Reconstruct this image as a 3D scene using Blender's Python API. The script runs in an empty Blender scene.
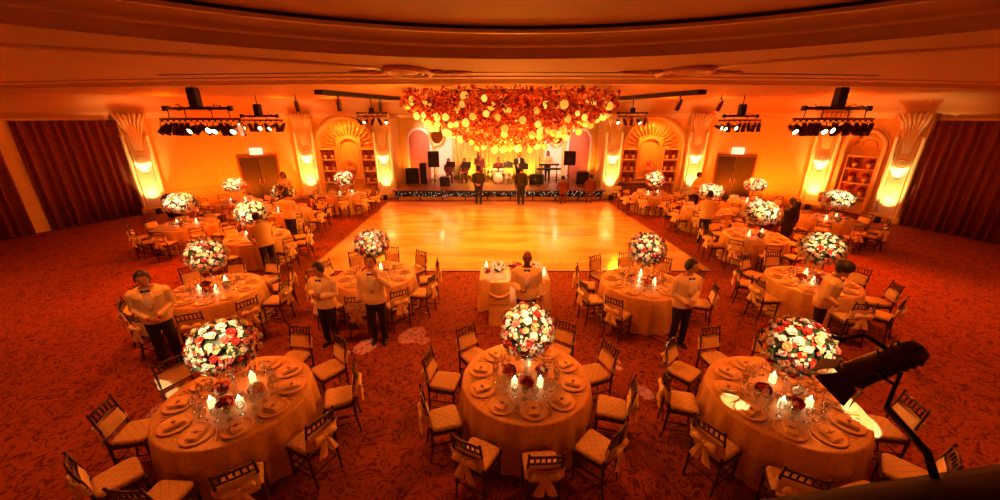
import bpy, math, random
from mathutils import Vector, Matrix
random.seed(7)
C = bpy.context.scene.collection
PI = math.pi
R = math.radians
sc = bpy.context.scene

# ------------------------------------------------------------------ materials
def _new(name):
    m = bpy.data.materials.new(name); m.use_nodes = True
    nt = m.node_tree
    return m, nt, nt.nodes['Principled BSDF']

def mat(name, col, rough=.5, metal=0, noise=0, nscale=20, bump=0, sheen=0, spec=.5, coat=0, trans=0, alpha=1, sss=0):
    m, nt, b = _new(name)
    b.inputs['Base Color'].default_value = (*col, 1)
    b.inputs['Roughness'].default_value = rough
    b.inputs['Metallic'].default_value = metal
    b.inputs['Specular IOR Level'].default_value = spec
    b.inputs['Sheen Weight'].default_value = sheen
    b.inputs['Coat Weight'].default_value = coat
    b.inputs['Transmission Weight'].default_value = trans
    if noise or bump:
        tc = nt.nodes.new('ShaderNodeTexCoord')
        n = nt.nodes.new('ShaderNodeTexNoise'); n.inputs['Scale'].default_value = nscale; n.inputs['Detail'].default_value = 4
        nt.links.new(tc.outputs['Object'], n.inputs['Vector'])
        if noise:
            r = nt.nodes.new('ShaderNodeValToRGB')
            r.color_ramp.elements[0].position = .3; r.color_ramp.elements[1].position = .7
            r.color_ramp.elements[0].color = (*[max(0, c*(1-noise)) for c in col], 1)
            r.color_ramp.elements[1].color = (*[min(1, c*(1+noise)) for c in col], 1)
            nt.links.new(n.outputs['Fac'], r.inputs['Fac']); nt.links.new(r.outputs['Color'], b.inputs['Base Color'])
        if bump:
            bp = nt.nodes.new('ShaderNodeBump'); bp.inputs['Strength'].default_value = bump; bp.inputs['Distance'].default_value = .01
            nt.links.new(n.outputs['Fac'], bp.inputs['Height']); nt.links.new(bp.outputs['Normal'], b.inputs['Normal'])
    return m

def emit(name, col, strength, base=None):
    m, nt, b = _new(name)
    b.inputs['Base Color'].default_value = (*(base or col), 1)
    b.inputs['Emission Color'].default_value = (*col, 1)
    b.inputs['Emission Strength'].default_value = strength
    return m

def glass_mat(name, tint=(1, 1, 1), clear=.85):
    m = bpy.data.materials.new(name); m.use_nodes = True
    nt = m.node_tree; nt.nodes.clear()
    o = nt.nodes.new('ShaderNodeOutputMaterial'); mx = nt.nodes.new('ShaderNodeMixShader')
    t = nt.nodes.new('ShaderNodeBsdfTransparent'); g = nt.nodes.new('ShaderNodeBsdfGlossy')
    t.inputs['Color'].default_value = (*tint, 1); g.inputs['Roughness'].default_value = .08
    lw = nt.nodes.new('ShaderNodeLayerWeight'); lw.inputs['Blend'].default_value = .35
    mr = nt.nodes.new('ShaderNodeMapRange'); mr.inputs['To Min'].default_value = 1-clear; mr.inputs['To Max'].default_value = .6
    nt.links.new(lw.outputs['Fresnel'], mr.inputs['Value'])
    nt.links.new(mr.outputs['Result'], mx.inputs['Fac'])
    nt.links.new(t.outputs[0], mx.inputs[1]); nt.links.new(g.outputs[0], mx.inputs[2]); nt.links.new(mx.outputs[0], o.inputs[0])
    return m

def carpet_mat():
    m, nt, b = _new('carpet_floral')
    N = nt.nodes.new; L = nt.links.new
    tc = N('ShaderNodeTexCoord')
    n1 = N('ShaderNodeTexNoise'); n1.inputs['Scale'].default_value = 4.0; n1.inputs['Detail'].default_value = 1.0; n1.inputs['Distortion'].default_value = 1.4
    L(tc.outputs['Object'], n1.inputs['Vector'])
    k = N('ShaderNodeMath'); k.operation = 'MULTIPLY'; k.inputs[1].default_value = 34
    L(n1.outputs['Fac'], k.inputs[0])
    sn = N('ShaderNodeMath'); sn.operation = 'SINE'; L(k.outputs[0], sn.inputs[0])
    n2 = N('ShaderNodeTexNoise'); n2.inputs['Scale'].default_value = 9; n2.inputs['Detail'].default_value = 2; n2.inputs['Distortion'].default_value = 1.5
    L(tc.outputs['Object'], n2.inputs['Vector'])
    ad = N('ShaderNodeMath'); ad.operation = 'MULTIPLY_ADD'; ad.inputs[1].default_value = 4.0
    L(n2.outputs['Fac'], ad.inputs[0]); L(sn.outputs[0], ad.inputs[2])
    r3 = N('ShaderNodeValToRGB'); e = r3.color_ramp.elements
    mr = N('ShaderNodeMapRange'); mr.inputs['From Min'].default_value = .4; mr.inputs['From Max'].default_value = 3.6
    L(ad.outputs[0], mr.inputs['Value']); L(mr.outputs['Result'], r3.inputs['Fac'])
    e[0].position = .22; e[0].color = (.115, .025, .017, 1); e[1].position = .44; e[1].color = (.29, .075, .045, 1)
    L(r3.outputs['Color'], b.inputs['Base Color'])
    b.inputs['Roughness'].default_value = .95; b.inputs['Specular IOR Level'].default_value = .1
    fn = N('ShaderNodeTexNoise'); fn.inputs['Scale'].default_value = 250
    L(tc.outputs['Object'], fn.inputs['Vector'])
    bp = N('ShaderNodeBump'); bp.inputs['Strength'].default_value = .3; bp.inputs['Distance'].default_value = .006
    L(fn.outputs['Fac'], bp.inputs['Height']); L(bp.outputs['Normal'], b.inputs['Normal'])
    return m

def parquet_mat():
    m, nt, b = _new('dance_parquet')
    N = nt.nodes.new; L = nt.links.new
    tc = N('ShaderNodeTexCoord')
    mp = N('ShaderNodeMapping'); mp.inputs['Scale'].default_value = (.28, 1.0, 1)
    L(tc.outputs['Object'], mp.inputs['Vector'])
    n = N('ShaderNodeTexNoise'); n.inputs['Scale'].default_value = 1.3; n.inputs['Detail'].default_value = 4; n.inputs['Distortion'].default_value = 1.2
    L(mp.outputs[0], n.inputs['Vector'])
    r = N('ShaderNodeValToRGB'); e = r.color_ramp.elements
    e[0].position = .35; e[0].color = (.60, .36, .14, 1); e[1].position = .62; e[1].color = (.85, .64, .30, 1)
    L(n.outputs['Fac'], r.inputs['Fac'])
    br = N('ShaderNodeTexBrick'); br.inputs['Scale'].default_value = 1.0
    br.inputs['Brick Width'].default_value = .9; br.inputs['Row Height'].default_value = .9; br.inputs['Mortar Size'].default_value = .006
    br.offset = 0
    br.inputs['Color1'].default_value = (1, 1, 1, 1); br.inputs['Color2'].default_value = (.93, .93, .93, 1); br.inputs['Mortar'].default_value = (.7, .7, .7, 1)
    L(tc.outputs['Object'], br.inputs['Vector'])
    mx = N('ShaderNodeMix'); mx.data_type = 'RGBA'; mx.blend_type = 'MULTIPLY'; mx.inputs[0].default_value = 1
    L(r.outputs['Color'], mx.inputs[6]); L(br.outputs['Color'], mx.inputs[7]); L(mx.outputs[2], b.inputs['Base Color'])
    b.inputs['Roughness'].default_value = .16; b.inputs['Coat Weight'].default_value = .5; b.inputs['Coat Roughness'].default_value = .08
    bp = N('ShaderNodeBump'); bp.inputs['Strength'].default_value = .12; bp.inputs['Distance'].default_value = .02
    L(n.outputs['Fac'], bp.inputs['Height']); L(bp.outputs['Normal'], b.inputs['Normal'])
    return m

def cloth_mat(name, col, damask=.12):
    m, nt, b = _new(name)
    N = nt.nodes.new; L = nt.links.new
    tc = N('ShaderNodeTexCoord')
    v = N('ShaderNodeTexVoronoi'); v.inputs['Scale'].default_value = 16
    n = N('ShaderNodeTexNoise'); n.inputs['Scale'].default_value = 38; n.inputs['Detail'].default_value = 3
    L(tc.outputs['Object'], v.inputs['Vector']); L(tc.outputs['Object'], n.inputs['Vector'])
    mu = N('ShaderNodeMath'); mu.operation = 'MULTIPLY_ADD'; mu.inputs[1].default_value = .6
    L(v.outputs['Distance'], mu.inputs[0]); L(n.outputs['Fac'], mu.inputs[2])
    r = N('ShaderNodeValToRGB'); e = r.color_ramp.elements
    e[0].position = .55; e[0].color = (*[c*(1-damask) for c in col], 1); e[1].position = .85; e[1].color = (*[min(1, c*(1+damask)) for c in col], 1)
    L(mu.outputs[0], r.inputs['Fac']); L(r.outputs['Color'], b.inputs['Base Color'])
    b.inputs['Roughness'].default_value = .42; b.inputs['Sheen Weight'].default_value = .3
    bp = N('ShaderNodeBump'); bp.inputs['Strength'].default_value = .25; bp.inputs['Distance'].default_value = .006
    L(n.outputs['Fac'], bp.inputs['Height']); L(bp.outputs['Normal'], b.inputs['Normal'])
    return m

def quilt_mat():
    m, nt, b = _new('quilted_cushion')
    N = nt.nodes.new; L = nt.links.new
    tc = N('ShaderNodeTexCoord')
    mp = N('ShaderNodeMapping'); mp.inputs['Rotation'].default_value = (0, 0, PI/4); mp.inputs['Scale'].default_value = (15, 15, 15)
    L(tc.outputs['Object'], mp.inputs['Vector'])
    br = N('ShaderNodeTexBrick'); br.offset = 0; br.inputs['Scale'].default_value = 1
    br.inputs['Brick Width'].default_value = 1; br.inputs['Row Height'].default_value = 1; br.inputs['Mortar Size'].default_value = .05
    br.inputs['Color1'].default_value = (.70, .52, .33, 1); br.inputs['Color2'].default_value = (.67, .49, .31, 1); br.inputs['Mortar'].default_value = (.45, .32, .2, 1)
    L(mp.outputs[0], br.inputs['Vector']); L(br.outputs['Color'], b.inputs['Base Color'])
    b.inputs['Roughness'].default_value = .7
    return m

M = {}
M['carpet'] = carpet_mat()
M['parquet'] = parquet_mat()
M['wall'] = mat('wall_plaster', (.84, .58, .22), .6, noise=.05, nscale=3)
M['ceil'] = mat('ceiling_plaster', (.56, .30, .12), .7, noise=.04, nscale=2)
M['mould'] = mat('plaster_moulding', (.78, .54, .24), .45)
M['pil'] = mat('pilaster_cream', (.88, .76, .52), .5)
M['gilt'] = mat('gilded_plaster', (.78, .55, .22), .3, .6)
M['slot'] = mat('black_slot', (.012, .008, .008), .7)
M['black'] = mat('black_metal', (.018, .014, .014), .4, .3)
M['blackplastic'] = mat('black_plastic', (.02, .016, .018), .55)
M['darkpipe'] = mat('red_tinted_pipe', (.22, .035, .02), .4, .3)  # the red light on the lower bars is put into this colour
M['door'] = mat('door_brown', (.04, .03, .007), .5, noise=.15, nscale=6)
M['doorlight'] = mat('door_olive', (.06, .055, .008), .5, noise=.12, nscale=6)
M['wood'] = mat('mahogany', (.055, .018, .014), .3, noise=.4, nscale=30, coat=.3)
M['woodmid'] = mat('walnut', (.22, .085, .04), .4, noise=.3, nscale=12)
M['cushion'] = quilt_mat()
M['sash'] = mat('sash_satin', (.88, .68, .40), .38, sheen=.4, noise=.08, nscale=14)
M['cloth'] = cloth_mat('champagne_damask', (.60, .36, .14))
M['clothlight'] = cloth_mat('ivory_satin', (.74, .52, .26), .06)
M['china'] = mat('ivory_china', (.88, .70, .44), .3, coat=.15)
M['rim'] = mat('red_gold_rim', (.74, .46, .26), .35, 0)
M['napkin'] = mat('napkin_linen', (.84, .60, .32), .7, noise=.05, nscale=40)
M['ribbon'] = mat('burgundy_ribbon', (.22, .05, .03), .4)
M['silver'] = mat('silver', (.75, .68, .6), .2, 1)
M['glass'] = glass_mat('clear_glass', (.99, .96, .93), .96)
M['wax'] = emit('candle_wax', (1, .68, .34), 3.5, (.95, .85, .7))
M['flame'] = emit('candle_flame', (1, .7, .3), 18)
M['white'] = mat('petal_white', (.88, .86, .78), .6, sss=.1)
M['cream'] = mat('petal_cream', (.86, .76, .42), .6)
M['red'] = mat('petal_red', (.62, .035, .02), .55)
M['pink'] = mat('petal_pink', (.80, .22, .15), .55)
M['peach'] = mat('petal_peach', (.92, .46, .17), .55)
M['wine'] = mat('petal_wine', (.22, .012, .03), .5)
M['leaf'] = mat('leaf_green', (.035, .06, .018), .5, noise=.4, nscale=20)
M['jacket'] = mat('cream_jacket', (.80, .60, .31), .7, noise=.04, nscale=60)
M['shirt'] = mat('white_shirt', (.85, .78, .68), .6)
M['trousers'] = mat('black_trousers', (.012, .010, .012), .7)
M['tux'] = mat('black_suit', (.016, .011, .012), .6)
M['maroon'] = mat('maroon_cloth', (.16, .03, .03), .7)
M['skin'] = mat('skin', (.46, .21, .13), .5, noise=.06, nscale=25)
M['skindark'] = mat('skin_dark', (.16, .065, .04), .45, noise=.06, nscale=25)
M['hair'] = mat('hair_black', (.012, .009, .008), .5, bump=.5, nscale=80)
M['shoe'] = mat('shoe_black', (.01, .008, .008), .25)
M['eye'] = mat('eye_dark', (.02, .012, .01), .2)
M['lip'] = mat('lips', (.30, .08, .06), .5)
M['curtain'] = mat('red_curtain', (.24, .045, .03), .7, noise=.15, nscale=8)
M['golddrape'] = mat('gold_drape', (.80, .60, .22), .45, noise=.08, nscale=6)
M['whitepanel'] = mat('white_panel', (.88, .82, .76), .6)
M['rosepanel'] = mat('rose_panel', (.50, .15, .08), .6)
M['mirror'] = mat('mirror_glass', (.85, .8, .75), .04, 1)
M['skirt'] = mat('black_stage_skirt', (.012, .01, .016), .8)
M['board'] = mat('stage_board', (.62, .32, .14), .5, noise=.12, nscale=5)
M['fairy'] = emit('fairy_bulb', (1, .8, .55), 7)
M['lens'] = emit('lit_lens', (1, .72, .34), 14)
M['darklens'] = mat('dark_lens', (.12, .03, .02), .1, .2, coat=.5)
M['globe'] = emit('globe_lit', (1, .40, .045), .9, (.9, .6, .2))
M['globeb'] = emit('globe_bright', (1, .62, .09), 1.15, (.95, .7, .3))
M['sconce'] = emit('sconce_glow', (1, .66, .22), 3.0, (.9, .75, .5))
M['signwhite'] = emit('sign_lit', (1, .88, .68), 1.1)
M['signred'] = emit('sign_letter', (1, .12, .05), 1.2)
M['skinlamp'] = mat('red_tinted_can', (.07, .02, .014), .35, .4)  # reddish tint paints in the red light falling on the black cans
M['paper'] = mat('white_paper', (.9, .88, .84), .6)
M['cymbal'] = mat('brass', (.75, .5, .18), .25, .9)
M['guitar'] = mat('sunburst_guitar', (.62, .40, .22), .25, coat=.5)
M['greyscreen'] = emit('panel_led', (.9, .8, .6), .8, (.3, .3, .3))
M['rail'] = mat('dark_rail_wood', (.014, .006, .005), .65, noise=.3, nscale=15, spec=.2)
M['stonewhite'] = mat('niche_pink', (.60, .24, .16), .6)

# ------------------------------------------------------------------ mesh kit
class MB:
    def __init__(s): s.v = []; s.f = []; s.mi = []; s.sm = []; s.X = Matrix(); s.m = 0
    def P(s, p):
        s.v.append(tuple(s.X @ Vector(p))); return len(s.v)-1
    def F(s, idx, sm=True):
        s.f.append(tuple(idx)); s.mi.append(s.m); s.sm.append(sm)
    def box(s, c, d, rot=None):
        X0 = s.X
        s.X = X0 @ Matrix.Translation(c) @ (rot.to_4x4() if rot else Matrix())
        hx, hy, hz = d[0]/2, d[1]/2, d[2]/2
        b = min(hx, hy, hz)*.25
        # chamfered box: 24 verts
        ids = {}
        for sx in (-1, 1):
            for sy in (-1, 1):
                for sz in (-1, 1):
                    ids[sx, sy, sz, 0] = s.P((sx*hx, sy*(hy-b), sz*(hz-b)))
                    ids[sx, sy, sz, 1] = s.P((sx*(hx-b), sy*hy, sz*(hz-b)))
                    ids[sx, sy, sz, 2] = s.P((sx*(hx-b), sy*(hy-b), sz*hz))
        def q(a, flip): s.F(a[::-1] if flip else a, False)
        for g in (-1, 1):
            q([ids[g, -1, -1, 0], ids[g, 1, -1, 0], ids[g, 1, 1, 0], ids[g, -1, 1, 0]], g < 0)
            q([ids[-1, g, -1, 1], ids[-1, g, 1, 1], ids[1, g, 1, 1], ids[1, g, -1, 1]], g < 0)
            q([ids[-1, -1, g, 2], ids[1, -1, g, 2], ids[1, 1, g, 2], ids[-1, 1, g, 2]], g < 0)
        for a in (-1, 1):
            for c2 in (-1, 1):
                q([ids[a, c2, -1, 0], ids[a, c2, -1, 1], ids[a, c2, 1, 1], ids[a, c2, 1, 0]], a*c2 < 0)
                q([ids[a, -1, c2, 0], ids[a, 1, c2, 0], ids[a, 1, c2, 2], ids[a, -1, c2, 2]], a*c2 < 0)
                q([ids[-1, a, c2, 1], ids[-1, a, c2, 2], ids[1, a, c2, 2], ids[1, a, c2, 1]], a*c2 < 0)
                for d2 in (-1, 1):
                    q([ids[a, c2, d2, 0], ids[a, c2, d2, 1], ids[a, c2, d2, 2]], a*c2*d2 < 0)
        s.X = X0
    def rings(s, rings, closed=True, cap=(False, False), sm=True):
        R_ = [[s.P(p) for p in r] for r in rings]
        n = len(R_[0])
        for a, b in zip(R_, R_[1:]):
            for i in range(n if closed else n-1):
                j = (i+1) % n
                s.F((a[i], a[j], b[j], b[i]), sm)
        if cap[0]: s.F(R_[0][::-1], False)
        if cap[1]: s.F(R_[-1], False)
    def lathe(s, prof, n=16, c=(0, 0, 0), cap=(False, False), sm=True):
        s.rings([[(c[0]+r*math.cos(2*PI*k/n), c[1]+r*math.sin(2*PI*k/n), c[2]+z) for k in range(n)] for r, z in prof], True, cap, sm)
    def tube(s, pts, rad, n=8, cap=True, flat=1.0, up=None):
        pts = [Vector(p) for p in pts]
        if not isinstance(rad, (list, tuple)): rad = [rad]*len(pts)
        rs = []; ref = None
        for i, p in enumerate(pts):
            d = (pts[min(i+1, len(pts)-1)]-pts[max(i-1, 0)])
            d = d.normalized() if d.length > 1e-9 else Vector((0, 0, 1))
            if ref is None:
                ref = Vector(up) if up else (Vector((0, 0, 1)) if abs(d.z) < .9 else Vector((1, 0, 0)))
            a = (ref - d*ref.dot(d))
            a = a.normalized() if a.length > 1e-6 else d.orthogonal().normalized()
            b = d.cross(a); ref = a
            rs.append([tuple(p+(a*math.cos(2*PI*k/n)*rad[i]+b*math.sin(2*PI*k/n)*rad[i]*flat)) for k in range(n)])
        s.rings(rs, True, (cap, cap))
    def ball(s, c, r, n=12, m=8, sq=(1, 1, 1)):
        pr = []
        for j in range(m+1):
            t = -PI/2+PI*j/m
            rr = max(math.cos(t), .002)
            pr.append([(c[0]+r*sq[0]*rr*math.cos(2*PI*k/n), c[1]+r*sq[1]*rr*math.sin(2*PI*k/n), c[2]+r*sq[2]*math.sin(t)) for k in range(n)])
        s.rings(pr, True)
    def torus(s, c, R_, r, n=28, m=8, sx=1, sy=1, a0=0, a1=2*PI, plane='xy'):
        full = abs(a1-a0-2*PI) < 1e-6
        rs = []
        for k in range(n + (0 if full else 1)):
            a = a0+(a1-a0)*k/n
            ring = []
            for j in range(m):
                b = 2*PI*j/m
                q = (R_+r*math.cos(b))
                x, y, z = q*math.cos(a)*sx, q*math.sin(a)*sy, r*math.sin(b)
                ring.append((c[0]+x, c[1]+y, c[2]+z) if plane == 'xy' else (c[0]+x, c[1]+z, c[2]+y))
            rs.append(ring)
        if full: rs.append(rs[0])
        s.rings(rs, True, (not full, not full))
    def mesh(s, name, mats):
        me = bpy.data.meshes.new(name)
        me.from_pydata(s.v, [], s.f)
        for m_ in (mats if isinstance(mats, (list, tuple)) else [mats]):
            me.materials.append(M[m_] if isinstance(m_, str) else m_)
        me.polygons.foreach_set('material_index', s.mi)
        me.polygons.foreach_set('use_smooth', s.sm)
        me.update()
        return me
    def build(s, name, mats, parent=None, loc=(0, 0, 0), rz=0):
        return put(name, s.mesh(name, mats), parent, loc, rz)

def put(name, me, parent=None, loc=(0, 0, 0), rz=0, rot=None):
    o = bpy.data.objects.new(name, me); C.objects.link(o)
    o.location = loc
    o.rotation_euler = rot if rot else (0, 0, rz)
    if parent: o.parent = parent
    return o

def tag(o, label=None, cat=None, group=None, kind=None):
    if label: o['label'] = label
    if cat: o['category'] = cat
    if group: o['group'] = group
    if kind: o['kind'] = kind
    return o

def thing(name, label, cat, loc=(0, 0, 0), rz=0, group=None):
    return tag(put(name, None, None, loc, rz), label, cat, group)

def dup(root, loc, rz, label, group=None):
    r = root.copy(); C.objects.link(r); r.location = loc; r.rotation_euler = (0, 0, rz)
    r['label'] = label
    if group: r['group'] = group
    for ch in list(root.children):
        c = ch.copy(); C.objects.link(c); c.parent = r
        for g in list(ch.children):
            d = g.copy(); C.objects.link(d); d.parent = c
    return r

def struct(name, mb, mats, parent=None, loc=(0, 0, 0), rz=0):
    o = mb.build(name, mats, parent, loc, rz)
    if not parent: o['kind'] = 'structure'
    return o

def spot(loc, target, col, energy, angle=40, blend=.5, size=.04, name='lamp'):
    l = bpy.data.lights.new(name, 'SPOT'); l.color = col; l.energy = energy
    l.spot_size = R(angle); l.spot_blend = blend; l.shadow_soft_size = size
    o = bpy.data.objects.new(name, l); C.objects.link(o); o.location = loc
    o.rotation_euler = (Vector(target)-Vector(loc)).to_track_quat('-Z', 'Y').to_euler()
    return o

def point(loc, col, energy, size=.1, name='lamp'):
    l = bpy.data.lights.new(name, 'POINT'); l.color = col; l.energy = energy; l.shadow_soft_size = size
    o = bpy.data.objects.new(name, l); C.objects.link(o); o.location = loc
    return o
# ------------------------------------------------------------------ camera
cam = bpy.data.cameras.new('camera'); cam.sensor_width = 36; cam.lens = 36*374/1000
co = bpy.data.objects.new('camera', cam); C.objects.link(co)
co.location = (0, 0, 4.1); co.rotation_euler = (R(90-19.6), 0, 0)
sc.camera = co

# ------------------------------------------------------------------ room shell
WT, CZ = 4.17, 4.9
PL = [(-18.5, -3), (-18.2, 10.5), (-17.2, 13.6), (-15.8, 16.7), (-10, 20.1), (-6, 20.1), (5.8, 20.1), (10.1, 20.1), (14.9, 17.6), (16.0, 15.2), (17.5, 11), (18.5, -3)]
def ang(a, b): return math.atan2(b[1]-a[1], b[0]-a[0])
def dist(a, b): return math.hypot(b[0]-a[0], b[1]-a[1])

b = MB(); b.box((0, 10, -.05), (39, 30, .1)); struct('floor', b, 'carpet')
DF = [(-5.42, 9.75), (5.95, 9.75), (5.45, 18.75), (-5.65, 18.75)]
b = MB()
lo = [b.P((x, y, .001)) for x, y in DF]; hi = [b.P((x, y, .022)) for x, y in DF]
b.F(hi, False)
for i in range(4): b.F((lo[i], lo[(i+1) % 4], hi[(i+1) % 4], hi[i]), False)
struct('dance_floor', b, 'parquet')
b = MB()
for i in range(4):
    p, q = DF[i], DF[(i+1) % 4]
    b.X = Matrix.Translation(((p[0]+q[0])/2, (p[1]+q[1])/2, .012)) @ Matrix.Rotation(ang(p, q), 4, 'Z')
    b.box((0, -.035, 0), (dist(p, q)+.1, .06, .024))
b.X = Matrix(); struct('trim_1', b, 'woodmid')

def flat_wall(name, p0, p1, h=WT, th=.15, m='wall', z0=0):
    b = MB(); L = dist(p0, p1)
    b.box((L/2, th/2, (h+z0)/2), (L+.05, th, h-z0))
    return struct(name, b, m, None, (*p0, 0), ang(p0, p1))
flat_wall('wall_left_side', PL[0], PL[1]); flat_wall('wall_left_curtain', PL[1], PL[2]); flat_wall('wall_left_bay', PL[2], PL[3])
flat_wall('wall_left', PL[3], PL[4]); flat_wall('wall_right', PL[7], PL[8])
flat_wall('wall_right_curtain', PL[9], PL[10]); flat_wall('wall_right_side', PL[10], PL[11])
flat_wall('wall_rear', PL[11], PL[0], 5.2)
# stage alcove
AB = 23.3
flat_wall('wall_alcove_left', (-6, 20.1), (-6, AB), 4.9)
flat_wall('wall_alcove_right', (5.8, AB), (5.8, 20.1), 4.9)

def arch_pts(xc, hw, zs, n=24, z0=0):
    return [(xc-hw, z0), *[(xc-hw*math.cos(PI*k/n), zs+hw*math.sin(PI*k/n)) for k in range(n+1)], (xc+hw, z0)]
def arch_band(b, xc, hw, zs, wid, y0, y1, n=24, z0=0):      # raised moulding around an arched opening
    inn = arch_pts(xc, hw, zs, n, z0); out = arch_pts(xc, hw+wid, zs, n, z0)
    b.rings([[(i[0], y0, i[1]), (i[0], y1, i[1]), ((i[0]+o[0])/2, y1-.02, (i[1]+o[1])/2), (o[0], y1, o[1]), (o[0], y0, o[1])] for i, o in zip(inn, out)], True, (True, True), False)
def arch_wall_bm(L, xc, hw, zs, h, y0=0, depth=.45, z0=0, n=24):
    """a wall face with an arched hole and its reveal"""
    b = MB(); A = arch_pts(xc, hw, zs, n, z0)
    def quad(p, q, r, s_): b.F([b.P((x, y0, z)) for x, z in (p, q, r, s_)], False)
    quad((0, 0), (xc-hw, 0), (xc-hw, h), (0, h)); quad((xc+hw, 0), (L, 0), (L, h), (xc+hw, h))
    if z0 > 0: quad((xc-hw, 0), (xc+hw, 0), (xc+hw, z0), (xc-hw, z0))
    for a, c in zip(A[1:-1], A[2:-1]): quad(a, c, (c[0], h), (a[0], h))
    for a, c in zip(A, A[1:]):
        b.F([b.P(p) for p in ((a[0], y0, a[1]), (c[0], y0, c[1]), (c[0], y0+depth, c[1]), (a[0], y0+depth, a[1]))], False)
    if z0 > 0: b.F([b.P(p) for p in ((A[0][0], y0, z0), (A[0][0], y0+depth, z0), (A[-1][0], y0+depth, z0), (A[-1][0], y0, z0))], False)
    return b

def shelf_wall(side, p0, p1, hw, ntr, items, centre=True):
    """arched recess with a centre niche between two stacks of lit shelves"""
    L = dist(p0, p1); xc = L/2; zs = 4.0-hw if hw > 1.2 else 2.9
    loc = (*p0, 0); rz = ang(p0, p1)
    struct('wall_'+side, arch_wall_bm(L, xc, hw, zs, WT), 'wall', None, loc, rz)
    b = MB(); arch_band(b, xc, hw, zs, .16, 0, -.07); arch_band(b, xc, hw+.2, zs, .05, 0, -.04)
    struct('trim_%d' % ntr, b, 'mould', None, loc, rz)
    b = MB(); b.box((xc, .50, 2.05), (2*hw+.3, .1, 4.1)); struct('wall_'+side+'_recess', b, 'wall', None, loc, rz)
    # sunburst ribs over the shelves
    b = MB()
    for k in range(17):
        a = PI*(k+.5)/17
        r0, r1 = (.72, hw-.06) if centre else (.25, hw-.06)
        d = Vector((math.cos(a), 0, math.sin(a)))
        o = Vector((xc, .42, zs if not centre else min(zs, 2.55)))
        b.tube([o+d*r0, o+d*(r0+r1)/2+Vector((0, -.05, 0)), o+d*r1], [.03, .055, .03], 6)
    struct('trim_%d' % (ntr+1), b, 'gilt', None, loc, rz)
    if centre:
        b = MB()
        nb = arch_wall_bm(1.3, .65, .46, 2.55, 3.12, 0, .1, 1.0)
        X = Matrix.Translation((xc-.65, .34, 0))
        b.X = X
        for f, sm in zip(nb.f, nb.sm): b.F([b.P(nb.v[i]) for i in f], sm)
        arch_band(b, .65, .46, 2.55, .09, 0, -.04, 18, 1.0)
        b.X = Matrix(); b.box((xc, .30, .98), (1.3, .2, .07))
        struct('trim_%d' % (ntr+2), b, 'mould', None, loc, rz)
    # shelves
    b = MB()
    w = hw-.65 if centre else hw*2-.1
    cs = [xc-.65-w/2, xc+.65+w/2] if centre else [xc]
    for cx in cs:
        for z in (.75, 1.35, 1.95): b.box((cx, .28, z), (w-.02, .32, .05))
        b.box((cx-w/2+.03, .28, 1.35), (.05, .32, 2.3)); b.box((cx+w/2-.03, .28, 1.35), (.05, .32, 2.3)); b.box((cx, .28, 2.5), (w, .34, .07))
    struct('trim_%d' % (ntr+3), b, 'mould', None, loc, rz)
    b = MB()
    for cx in cs: b.box((cx, .44, 1.5), (w-.1, .012, 1.9))
    struct('trim_%d' % (ntr+4), b, 'rosepanel', None, loc, rz)
    return loc, rz, cs, xc

def at(loc, rz, x, y, z):
    return (loc[0]+x*math.cos(rz)-y*math.sin(rz), loc[1]+x*math.sin(rz)+y*math.cos(rz), z)

# ornaments for the shelves: an urn of dark red flowers, built once
def make_urn(label, cat, group):
    t = thing('shelf_urn', label, cat, (0, 0, 0), 0, group)
    b = MB(); b.lathe([(.05, 0), (.06, .01), (.03, .04), (.075, .11), (.085, .16), (.06, .2), (.075, .215)], 12); b.build('urn', 'china', t)
    b = MB()
    for k in range(26):
        a, e = random.uniform(0, 2*PI), random.uniform(-.1, 1.4)
        b.ball((.13*math.cos(a)*math.cos(e), .09*math.sin(a)*math.cos(e), .29+.12*math.sin(e)), random.uniform(.025, .045), 6, 4)
    b.build('blooms', 'wine', t)
    return t
urn0 = make_urn('x', 'urn', 'shelf ornaments'); used_urn = []
def place_urn(loc, rz, x, z, label):
    p = at(loc, rz, x, .24, z)
    if not used_urn:
        urn0.location = p; urn0['label'] = label; used_urn.append(1)
    else: dup(urn0, p, random.uniform(0, 6), label)
def fill(side, loc, rz, cs, names):
    for cx, nm in zip(cs, names):
        for z, lev in ((.775, 'lowest'), (1.375, 'middle'), (1.975, 'top')):
            for dx, w in ((-.19, 'left'), (.19, 'right')):
                place_urn(loc, rz, cx+dx, z, '%s urn of dark red blooms on the %s %s shelf, %s arch' % (w, lev, nm, side))
r_ = shelf_wall('back_left', PL[4], PL[5], 1.5, 2, 1); fill('left', r_[0], r_[1], r_[2], ('left', 'right'))
LA = r_
r_ = shelf_wall('back_right', PL[6+0], PL[7], 1.5, 7, 1); fill('right', r_[0], r_[1], r_[2], ('left', 'right'))
RA = r_
r_ = shelf_wall('right_bay', PL[8], PL[9], .6, 12, 1, False)
for z, lev in ((.775, 'lowest'), (1.375, 'middle'), (1.975, 'top')):
    for dx, w in ((-.25, 'left'), (.25, 'right')):
        place_urn(r_[0], r_[1], r_[2][0]+dx, z, '%s urn on the %s shelf of the far right side bay' % (w, lev))

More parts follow.
